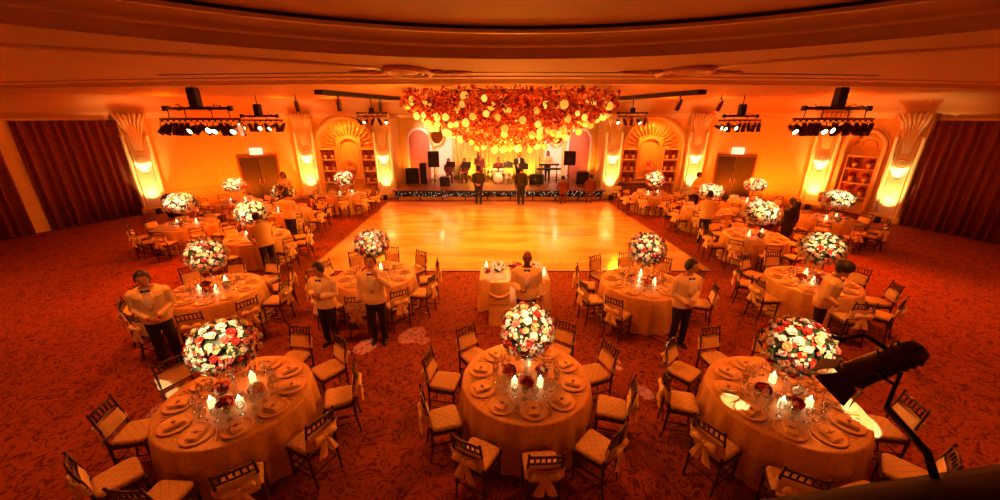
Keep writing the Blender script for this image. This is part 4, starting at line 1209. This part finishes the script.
for k in range(10):
    b = MB(); b.box((-5.25+10.5*k/9, -1.80, .12), (.06, .06, .24)); b.build('support_post', 'black', t)

def speaker(x, y, label, z0, hs, w, h, rz=0):
    t = thing('speaker_on_stand' if hs else 'floor_speaker', label, 'speaker', (x, y, z0), rz)
    if hs:
        b = MB(); b.tube([(0, 0, .12), (0, 0, hs)], .022, 8); b.build('pole', 'black', t)
        for k in range(3):
            a = 2*PI*k/3+.5; b = MB(); b.tube([(0, 0, .55), (.42*math.cos(a), .42*math.sin(a), .01)], .014, 6); b.build('leg', 'black', t)
    b = MB(); b.rings([[(-w/2, -.2, z), (w/2, -.2, z), (w*.36, .2, z), (-w*.36, .2, z)] for z in (hs, hs+.02, hs+h-.02, hs+h)], True, (True, True), False); c = b.build('cabinet', 'blackplastic', t)
    b = MB(); b.box((0, -.205, hs+h*.5), (w*.88, .02, h*.9)); b.build('grille', 'black', c)
    b = MB(); b.torus((0, -.217, hs+h*.36), w*.3, .012, 20, 6, plane='xz'); b.ball((0, -.21, hs+h*.36), w*.2, 12, 6, (1, .25, 1)); b.torus((0, -.217, hs+h*.78), w*.14, .01, 16, 6, plane='xz'); b.build('driver', 'blackplastic', c)
speaker(-3.65, 21.2, 'big black loudspeaker on a stand at the left of the stage', STZ, .95, .62, .85)
speaker(3.85, 21.3, 'black loudspeaker on a stand at the right of the stage', STZ, 1.05, .66, .75)
speaker(-4.95, 21.5, 'wide black bass cabinet at the far left of the stage', STZ, 0, .75, .85)
speaker(-4.30, 21.35, 'tall narrow black cabinet beside the bass cabinet on stage', STZ, 0, .36, 1.15)
speaker(4.65, 21.4, 'black cabinet at the far right of the stage', STZ, 0, .7, .65)
speaker(-3.0, 20.6, 'small black amplifier before the seated left musician', STZ, 0, .55, .5)
speaker(2.05, 21.2, 'black amplifier under the keyboards', STZ, 0, .8, .55)

t = thing('drum_kit', 'drum kit in front of the gold curtain at stage centre', 'drums', (-.1, 21.6, STZ))
def cyl(r, h, c, rot, m, nm, n=20):
    b = MB(); b.X = Matrix.Translation(c) @ rot; b.lathe([(.01, -h/2), (r, -h/2), (r+.01, -h/2+.02), (r, -h/2+.03), (r, h/2-.03), (r+.01, h/2-.02), (r, h/2), (.01, h/2)], n); return b.build(nm, m, t)
cyl(.28, .4, (0, -.1, .29), Matrix.Rotation(PI/2, 4, 'X'), 'whitepanel', 'bass_drum')
cyl(.16, .2, (-.2, -.1, .68), Matrix.Rotation(.25, 4, 'X'), 'whitepanel', 'tom')
cyl(.16, .2, (.2, -.1, .68), Matrix.Rotation(.25, 4, 'X'), 'whitepanel', 'tom')
cyl(.2, .35, (.55, .15, .35), Matrix(), 'whitepanel', 'floor_tom')
cyl(.17, .14, (-.5, .2, .6), Matrix(), 'silver', 'snare')
for x, y, z in ((-.6, -.05, 1.0), (.62, -.1, 1.05), (-.75, .25, .85)):
    b = MB(); b.lathe([(.01, .03), (.06, .025), (.2, 0), (.01, .02)], 20, (x, y, z)); cy = b.build('cymbal', 'cymbal', t)
    b = MB(); b.tube([(x, y, 0.02), (x, y, z)], .012, 6); b.build('cymbal_stand', 'silver', cy)

t = thing('electric_guitar', 'pale guitar held by the guitarist at stage centre', 'guitar', (1.02, 20.64, STZ+1.08), PI)
b = MB(); b.X = Matrix.Rotation(-.35, 4, 'Y'); b.box((-.12, 0, 0), (.2, .05, .26)); b.ball((-.2, 0, 0), .15, 16, 8, (1, .18, .95)); b.ball((-.02, 0, 0), .12, 16, 8, (1, .2, .95)); b.build('body_shell', 'guitar', t)
b = MB(); b.X = Matrix.Rotation(-.35, 4, 'Y'); b.box((.3, -.01, 0), (.55, .025, .045)); b.box((.62, -.01, .01), (.14, .02, .075)); b.build('neck', 'wood', t)

t = thing('keyboard', 'two tier keyboard on a black stand at stage right', 'keyboard', (2.75, 21.35, STZ))
for z, w in ((.82, 1.35), (1.06, 1.1)):
    b = MB(); b.box((0, 0, z), (w, .32, .08)); kb = b.build('keyboard_deck', 'blackplastic', t)
    b = MB()
    for k in range(36): b.box((-w/2+.06+(w-.12)*k/35, .08, z+.045), ((w-.12)/36*.86, .14, .016))
    b.build('keys', 'whitepanel', kb)
for s in (-1, 1):
    b = MB(); b.tube([(s*.45, -.2, 0), (s*.45, .0, .8), (s*.42, .0, 1.03)], .02, 6); b.tube([(s*.45, .22, 0), (s*.45, 0, .8)], .02, 6); b.build('stand_leg', 'black', t)

def music_stand(x, y, label):
    t = thing('music_stand', label, 'music stand', (x, y, STZ))
    b = MB(); b.tube([(0, 0, .02), (0, 0, 1.0)], .013, 6)
    for k in range(3): a = 2*PI*k/3; b.tube([(0, 0, .18), (.22*math.cos(a), .22*math.sin(a), .01)], .009, 5)
    b.build('tripod', 'black', t)
    b = MB(); b.box((0, -.03, 1.08), (.5, .02, .32), Matrix.Rotation(-.4, 3, 'X')); b.build('desk', 'black', t)
    b = MB(); b.box((0, .0, 1.085), (.40, .008, .26), Matrix.Rotation(-.4, 3, 'X')); b.build('sheet', 'paper', t)
music_stand(1.25, 20.35, 'black music stand in front of the guitarist')
music_stand(-1.85, 21.1, 'black music stand left of the singer')
music_stand(-2.75, 21.25, 'black music stand at the left of the band')
music_stand(.45, 21.0, 'black music stand between singer and guitarist')
def mic(x, y, label):
    t = thing('microphone_stand', label, 'microphone', (x, y, STZ))
    b = MB(); b.lathe([(.01, .03), (.13, .02), (.14, .002), (.01, .001)], 16); b.tube([(0, 0, .02), (0, 0, 1.35)], .012, 6); b.build('stand', 'black', t)
    b = MB(); b.tube([(0, 0, 1.35), (0, .06, 1.46)], .014, 6); b.ball((0, .07, 1.48), .03, 8, 6); b.build('microphone_head', 'blackplastic', t)
mic(-1.15, 20.75, 'microphone stand before the singer in red'); mic(.9, 20.15, 'microphone stand beside the guitarist'); mic(2.1, 20.5, 'microphone stand left of the keyboards')
# chair and props at the right stage end
o = dup(protos['farchair'], (5.95, 18.95, 0), PI-.4, 'empty dark chair by the right end of the stage', 'chairs beside the stage')

t = thing('waste_bin', 'dark rounded bin by the wall near the leftmost pilaster', 'bin', (-14.2, 15.9, 0))
b = MB(); b.lathe([(.02, .01), (.24, .01), (.30, .75), (.32, .78), (.30, .80)], 20); b.build('bin_body', 'blackplastic', t)
b = MB(); b.ball((0, 0, .8), .30, 18, 8, (1, 1, .7)); b.build('lid', 'blackplastic', t)

# ------------------------------------------------------------------ hanging light bars
LIT = []
def par(t, x, z, yaw, pitch, lit, r=.085):
    b = MB(); X = Matrix.Translation((x, 0, z)) @ Matrix.Rotation(yaw, 4, 'Z') @ Matrix.Rotation(pitch, 4, 'X')
    b.X = X; b.lathe([(.012, .17), (r*.62, .165), (r*.72, .10), (r, .02), (r*1.02, -.17), (r*1.12, -.175), (r*1.12, -.19), (r*.95, -.19), (r*.95, -.12)], 14)
    c = b.build('par_can', 'skinlamp', t)
    b = MB(); b.X = X; b.lathe([(.001, -.15), (r*.95, -.15)], 14); b.build('lamp_lens', 'lens' if lit else 'darklens', c)
    b = MB(); b.tube([(x-r*1.2, 0, z), (x-r*1.2, 0, z+.16), (x, 0, z+.21), (x+r*1.2, 0, z+.16), (x+r*1.2, 0, z)], .009, 5); b.box((x, 0, z+.235), (.04, .05, .06)); b.build('yoke', 'black', c)
    return c
def light_bar(x, y, rz, top, zu, zl, wu, wl, n, lits, label, s=1, cable=True, seed=1):
    rnd = random.Random(seed)
    t = thing('hanging_light_bar', label, 'stage lights', (x, y, 0), rz, 'hanging light bars')
    b = MB(); b.box((0, 0, (top+zu)/2), (.27*s, .24*s, top-zu)); 
    for k in range(3): b.box((.17*s*0+.0, -.135*s, zu+(top-zu)*(.25+.25*k)), (.2*s, .02, .05))
    b.build('hoist_box', 'black', t)
    if top < CZ-.02: b = MB(); b.tube([(0, 0, top), (0, 0, CZ)], .02, 8); b.build('drop_rod', 'black', t)
    b = MB(); b.tube([(-wu/2, 0, zu), (wu/2, 0, zu)], .04*s, 10)
    for q in (-1, 1): b.box((q*wu/2, 0, zu), (.10*s, .12*s, .14*s))
    b.build('upper_bar', 'black', t)
    b = MB(); b.tube([(-wl/2, 0, zl), (wl/2, 0, zl)], .036*s, 10); b.build('lower_bar', 'darkpipe', t)
    for q in (-.46, -.2, .2, .46): b = MB(); b.tube([(q*wu, 0, zu), (q*wu*1.02, 0, zl)], .014*s, 6); b.build('dropper', 'black', t)
    if cable:
        b = MB(); pts = []
        for i in range(26):
            u = i/25; pts.append((-wu*.48+wu*.96*u, .05*math.sin(i*1.3), zu+.06-.09*abs(math.sin(u*7))+.03*math.sin(i*2.1)))
        b.tube(pts, .014, 5); b.tube([(p[0]*.7, p[1]+.03, p[2]+.05) for p in pts], .012, 5); b.build('cable', 'black', t)
    for k in range(n):
        xx = -wl/2*.96+wl*.96*k/(n-1)
        par(t, xx, zl-.27*s, rnd.uniform(-1.1, 1.1) if k not in lits else rnd.uniform(-.4, .4), -rnd.uniform(1.05, 1.35) if k in lits else rnd.uniform(-.9, .9), k in lits, .085*s)
    return t
light_bar(-8.75, 11.55, -.12, 4.88, 4.33, 4.04, 2.1, 2.6, 14, (5, 8, 9, 12), 'large black light bar hanging at the upper left, nearer one', 1, True, 4)
light_bar(-9.7, 16.0, -.15, 4.58, 4.13, 3.97, 1.6, 2.0, 9, (1, 4, 6), 'smaller black light bar hanging behind the upper left one', .95, True, 5)
light_bar(9.7, 16.0, .15, 4.58, 4.13, 3.97, 1.5, 1.9, 9, (0, 1, 3), 'smaller black light bar hanging left of the upper right one', .95, True, 6)
light_bar(9.65, 11.45, .12, 4.88, 4.33, 4.04, 2.1, 2.6, 14, (0, 5, 6), 'large black light bar hanging at the upper right, nearer one', 1, True, 7)
light_bar(-5.95, 18.5, .1, 4.5, 4.27, 4.12, 1.3, 1.3, 5, (1, 4), 'small light bar left of the flower canopy by the stage', .8, False, 8)
light_bar(6.15, 18.5, -.1, 4.5, 4.27, 4.12, 1.3, 1.3, 5, (0, 3), 'small light bar right of the flower canopy by the stage', .8, False, 9)
def small_par(x, y, label, lit):
    t = thing('hanging_spot', label, 'spotlight', (x, y, 0), 0, 'single spots under the ceiling')
    b = MB(); b.tube([(0, 0, CZ-.06), (0, 0, CZ-.24)], .015, 6); b.build('hanger', 'black', t); par(t, 0, CZ-.42, .3, .5, lit, .07)
small_par(-5.3, 13.2, 'single spotlight under the left ceiling slot, nearer one', False); small_par(-4.75, 15.9, 'single spotlight under the left ceiling slot, farther one', True)
small_par(5.9, 13.2, 'single spotlight under the right ceiling slot, nearer one', False); small_par(-7.2, 14.2, 'single spotlight left of the left ceiling slot', False); small_par(7.8, 14.2, 'single spotlight right of the right ceiling slot', False)

# ------------------------------------------------------------------ flower canopy over the dance floor
t = thing('hanging_flower_canopy', 'huge hanging canopy of red blossoms and glowing globes above the dance floor', 'chandelier', (.32, 13.2, 0))
rnd = random.Random(11); RX, RY = 3.5, 3.0
def zlow(q): return 4.42-1.34*max(0, 1-q*q)
b = MB()
for r_ in (.3,): b.torus((0, 0, CZ-.03), RX*r_, .025, 48, 6, 1, RY/RX)
for k in range(12):
    a = 2*PI*k/12; b.tube([(0, 0, CZ-.03), (RX*.6*math.cos(a), RY*.6*math.sin(a), CZ-.03)], .015, 6)
b.build('hanging_frame', 'darkpipe', t)
def cpos(lo, hi, bias=.5):
    while 1:
        u, v = rnd.uniform(-1, 1), rnd.uniform(-1, 1); q = math.hypot(u, v)
        if q < 1: break
    zl = zlow(q); z = zl+rnd.uniform(lo, hi)*(CZ-.03-zl)
    return Vector((u*RX, v*RY, z)), zl
gm = []
for m_ in ('globe', 'globeb'):
    b = MB(); b.ball((0, 0, 0), 1, 16, 12); b.torus((0, 0, .93), .35, .07, 14, 6); gm.append(b.mesh('globe', m_))
used = []
for k in range(100):
    for _ in range(60):
        p, zl = cpos(-.07, .0) if k < 72 else cpos(.1, .7)
        if p.y > (.7 if k < 72 else -.6): continue
        if all((p-q).length > .24 for q in used): break
    used.append(p)
    s = rnd.uniform(.065, .115)
    left = p.x < -1.2 and p.z < 4.2
    o = put('globe', gm[1 if (left or rnd.random() < .3) else 0], t, p); o.scale = (s, s, s)
# blossoms and sprigs too many to count
b = MB()
for k in range(7500):
    p, zl = cpos(0, 1.0 if k % 2 else .35)
    b.m = rnd.choices((0, 1, 2, 3), (30, 34, 20, 16) if p.z < 4.0 else (44, 12, 14, 30))[0]  # more peach low down paints the glow of the globes onto the blossoms
    s = rnd.uniform(.035, .085)
    d = Vector((rnd.gauss(0, 1), rnd.gauss(0, 1), rnd.gauss(-.4, 1))).normalized(); e = d.orthogonal().normalized(); f = d.cross(e)
    c = b.P(p-d*s*.3)
    n5 = 5; ring = []
    for i in range(n5*2):
        a = 2*PI*i/(n5*2); rr = s*(1.0 if i % 2 == 0 else .55)
        ring.append(b.P(p+e*rr*math.cos(a)+f*rr*math.sin(a)+d*s*.25*(i % 2 == 0)))
    for i in range(n5*2): b.F((c, ring[i], ring[(i+1) % (n5*2)]), False)
for k in range(260):
    p, zl = cpos(0, 1.0); b.m = 3
    q = p+Vector((rnd.uniform(-.3, .3), rnd.uniform(-.3, .3), rnd.uniform(.1, .5)))
    b.tube([p, (p+q)/2+Vector((.05, .03, 0)), q], [.006, .009, .006], 4)
o = b.build('blossoms', ['red', 'peach', 'pink', 'wine'], t); o['kind'] = 'stuff'

# ------------------------------------------------------------------ lamp on the balcony rail
t = thing('rail_spotlight', 'black spotlight with barn doors clamped to the balcony rail, lower right', 'spotlight', (1.0, .83, 3.48)); t.scale = (.55, .55, .55)
X = Matrix.Rotation(R(-38), 4, 'Z') @ Matrix.Rotation(R(62), 4, 'Y')       # lamp axis
ax = Vector((-.35, .45, -.82)).normalized()
X = ax.to_track_quat('-Z', 'Y').to_matrix().to_4x4()
b = MB(); b.X = X; b.lathe([(.01, .19), (.04, .185), (.055, .15), (.06, .02), (.064, -.10), (.068, -.105), (.068, -.125), (.058, -.125), (.058, -.06)], 24); bd = b.build('housing', 'skinlamp', t)
b = MB(); b.X = X; b.lathe([(.001, -.08), (.058, -.08)], 20); b.build('lens', 'darklens', bd)
b = MB(); b.X = X
for z in (.05, .08, .11, .14): b.torus((0, 0, z), .060, .004, 24, 6)
b.build('cooling_ring', 'black', bd)
for k in range(4):
    b = MB(); b.X = X @ Matrix.Rotation(k*PI/2, 4, 'Z'); b.rings([[(-.05, .068, -.125), (.05, .068, -.125), (.05, .071, -.125), (-.05, .071, -.125)], [(-.085, .105, -.215), (.085, .105, -.215), (.085, .108, -.215), (-.085, .108, -.215)]], True, (True, True), False); b.build('barn_door', 'blackplastic', t)
b = MB(); b.tube([X @ Vector((-.075, 0, 0)), X @ Vector((-.075, -.08, .02)), Vector((.0, -.10, -.16)), X @ Vector((.075, -.08, .02)), X @ Vector((.075, 0, 0))], .009, 6); b.tube([(0, -.10, -.16), (0, -.3, -.22), (0, -.36, -.30)], .016, 8); b.build('yoke', 'black', t)
b = MB(); b.tube([(0, 0, .10), (-.05, .06, .13), (-.10, .10, .09), (-.06, .13, .05), (-.11, .16, .06)], .011, 7); b.build('cable', 'black', t)

# ------------------------------------------------------------------ lights
ORANGE = (1, .118, .003); NEAR = (1, .185, .016); AMBER = (1, .24, .016); WARM = (1, .70, .36)
# wall washers on the floor along the two door walls
for x, y, tx_, ty_ in ((-13.6, 15.9, -14.6, 17.4), (-11.8, 17.2, -12.6, 18.6), (-10.4, 18.0, -11.2, 19.4), (11.0, 18.0, 11.6, 19.3), (12.6, 17.4, 13.2, 18.5), (13.9, 16.4, 14.6, 17.7)):
    spot((x, y, .35), (tx_, ty_, 2.5), ORANGE, 460, 140, 1, .1, 'wall washer')
# cove lamps hidden behind the cornice throw light on the ceiling
for x, y in ((-13.8, 16.6), (-10.2, 18.6), (-8, 18.9), (-4, 19), (0, 19), (4, 19), (8, 18.9), (10.2, 18.6), (13.8, 16.2), (-15.6, 12.5), (15.6, 12)):
    spot((x, y, 4.30), (x*.9, y-2.2, 5.2), ORANGE, 190, 150, 1, .1, 'cove lamp')
def wash(x, y, z, tx_, ty_, e, a=95, col=ORANGE): spot((x, y, z), (tx_, ty_, .5), col, e, a, .9, .25, 'overhead wash')
# pars on the bars: broad orange wash down over tables and carpet
wash(-8.7, 11.4, 3.6, -7.5, 10.0, 1400, 125); wash(-9.7, 15.8, 3.55, -9.5, 14, 1450, 135)
wash(9.65, 11.3, 3.6, 8.5, 9.5, 1400, 125); wash(9.7, 15.8, 3.55, 9.5, 14, 1450, 135)
wash(-5.9, 18.4, 3.7, -5, 15, 1150, 120); wash(6.1, 18.4, 3.7, 5, 15, 1150, 120)
# dance floor wash from the slots and the canopy
wash(-4.8, 15.5, 4.6, 0, 14, 2500, 110, AMBER); wash(5.5, 15.5, 4.6, 0, 14, 2500, 110, AMBER)
point((.3, 12.4, 2.85), AMBER, 500, .4, 'canopy glow')
for x, y, z, e in ((-2.2, 11.6, 3.6, 130), (-2.6, 12.6, 3.7, 130), (-.8, 11.4, 3.25, 90), (.9, 11.3, 3.2, 80), (2.4, 11.6, 3.5, 80), (.3, 12.5, 3.0, 80)): point((x, y, z), (1, .5, .05), e*.6, .12, 'globe bulb')
# added washes, with no bar above them, brighten the front tables
wash(-5.5, 5.2, 4.6, -4.0, 5.2, 490, 130, NEAR); wash(5.8, 5.2, 4.6, 4.2, 5.2, 490, 130, NEAR); wash(.3, 5.6, 4.7, .3, 5.8, 490, 130, NEAR)
wash(-12, 7.5, 4.6, -11, 7.5, 500, 130, NEAR); wash(12, 7.5, 4.6, 11, 7.5, 500, 130, NEAR)
# pin spots on each centrepiece
for tn, tx, ty, a0, tier, fl, mix in TABLES:
    if tier >= 2: src = (tx*.75, ty-2.4, 4.68)
    else: src = (tx*.92, ty-3.2, 4.6)
    d_ = dist(src[:2], (tx, ty)); d3 = math.hypot(d_, src[2]-1.5)
    spot(src, (tx, ty, 1.42), WARM, 1650 if tier >= 2 else 3300, math.degrees(2*math.atan((.37 if tier >= 2 else .46)/d3)), .5, .03, 'pin spot')
spot((SX, SY-3.5, 4.7), (SX, SY, .95), WARM, 900, 18, .5, .03, 'pin spot')
# added fill lamps, unseen, brighten the waiters from the front
for p in ((-5.95, 5.6), (-3.28, 6.15), (-2.32, 6.38), (.5, 6.42), (3.35, 6.12), (6.25, 6.15)):
    src = (p[0]*.6, p[1]-4.2, 4.65); spot(src, (p[0], p[1], 1.25), (1, .36, .09), 230, 14, .9, .08, 'waiter fill')
# shuttered beams that spill on the carpet and on the front right table
for src, tg, e, an in (((-3.4, 2.6, 4.7), (-2.55, 6.05, 0), 5000, 4), ((-3.4, 2.6, 4.7), (-1.75, 6.45, 0), 4200, 4.5), ((-3.4, 2.6, 4.7), (-1.48, 6.25, 0), 3400, 2), ((4.0, 1.8, 4.7), (1.98, 5.55, 0), 6500, 3),
                       ((3.4, 1.0, 4.7), (2.9, 3.72, .79), 3200, 3), ((3.2, 1.0, 4.7), (4.35, 3.52, .77), 3600, 5.5), ((3.2, 1.0, 4.7), (2.43, 4.18, .77), 1800, 2.5), ((3.4, 1.0, 4.7), (4.62, 4.5, .8), 3600, 4), ((-2.6, 1.4, 4.7), (-4.5, 3.9, .8), 1500, 5)):
    spot(src, tg, (1, .56, .17) if tg[2] < .1 else (1, .70, .34), e*(.5 if tg[2] < .1 else 1.0), an, .08, .01, 'profile beam')
for s in (-1, 1): spot((s*5.4, 22.6, .75), (s*5.3, 23.2, 3.0), (1, .26, .02), 130, 120, .9, .1, 'alcove fill')  # added lamps that warm the alcove sides
# stage light: pink white on the panels, yellow on the curtain
spot((-4.2, 20.3, 4.0), (-3.6, AB, 2.6), (1, .52, .36), 900, 70, .8, .1, 'stage lamp'); spot((4.0, 20.3, 4.0), (3.6, AB, 2.6), (1, .52, .36), 900, 70, .8, .1, 'stage lamp')
for x in (-1.8, -.6, .6, 1.8): spot((x, 22.75, .6), (x, 23.25, 2.4), (1, .50, .07), 85, 120, .9, .1, 'curtain uplight')
spot((0, 19.6, 4.3), (0, 21.8, 1.2), (1, .46, .16), 1500, 110, .8, .15, 'stage wash')
for x, y, rzf in ((-8, 19.3, 0), (7.95, 19.3, 0)):
    spot((x, y, 4.1), (x, 20.5, 1.8), (1, .20, .015), 520, 120, .9, .1, 'arch lamp')

# ------------------------------------------------------------------ world, colour management
w = bpy.data.worlds.new('world'); sc.world = w; w.use_nodes = True
w.node_tree.nodes['Background'].inputs['Color'].default_value = (.02, .005, .001, 1)
w.node_tree.nodes['Background'].inputs['Strength'].default_value = .1
vs = sc.view_settings; vs.view_transform = 'Standard'; vs.look = 'None'; vs.gamma = 1; vs.use_curve_mapping = False
vs.exposure = 0.0
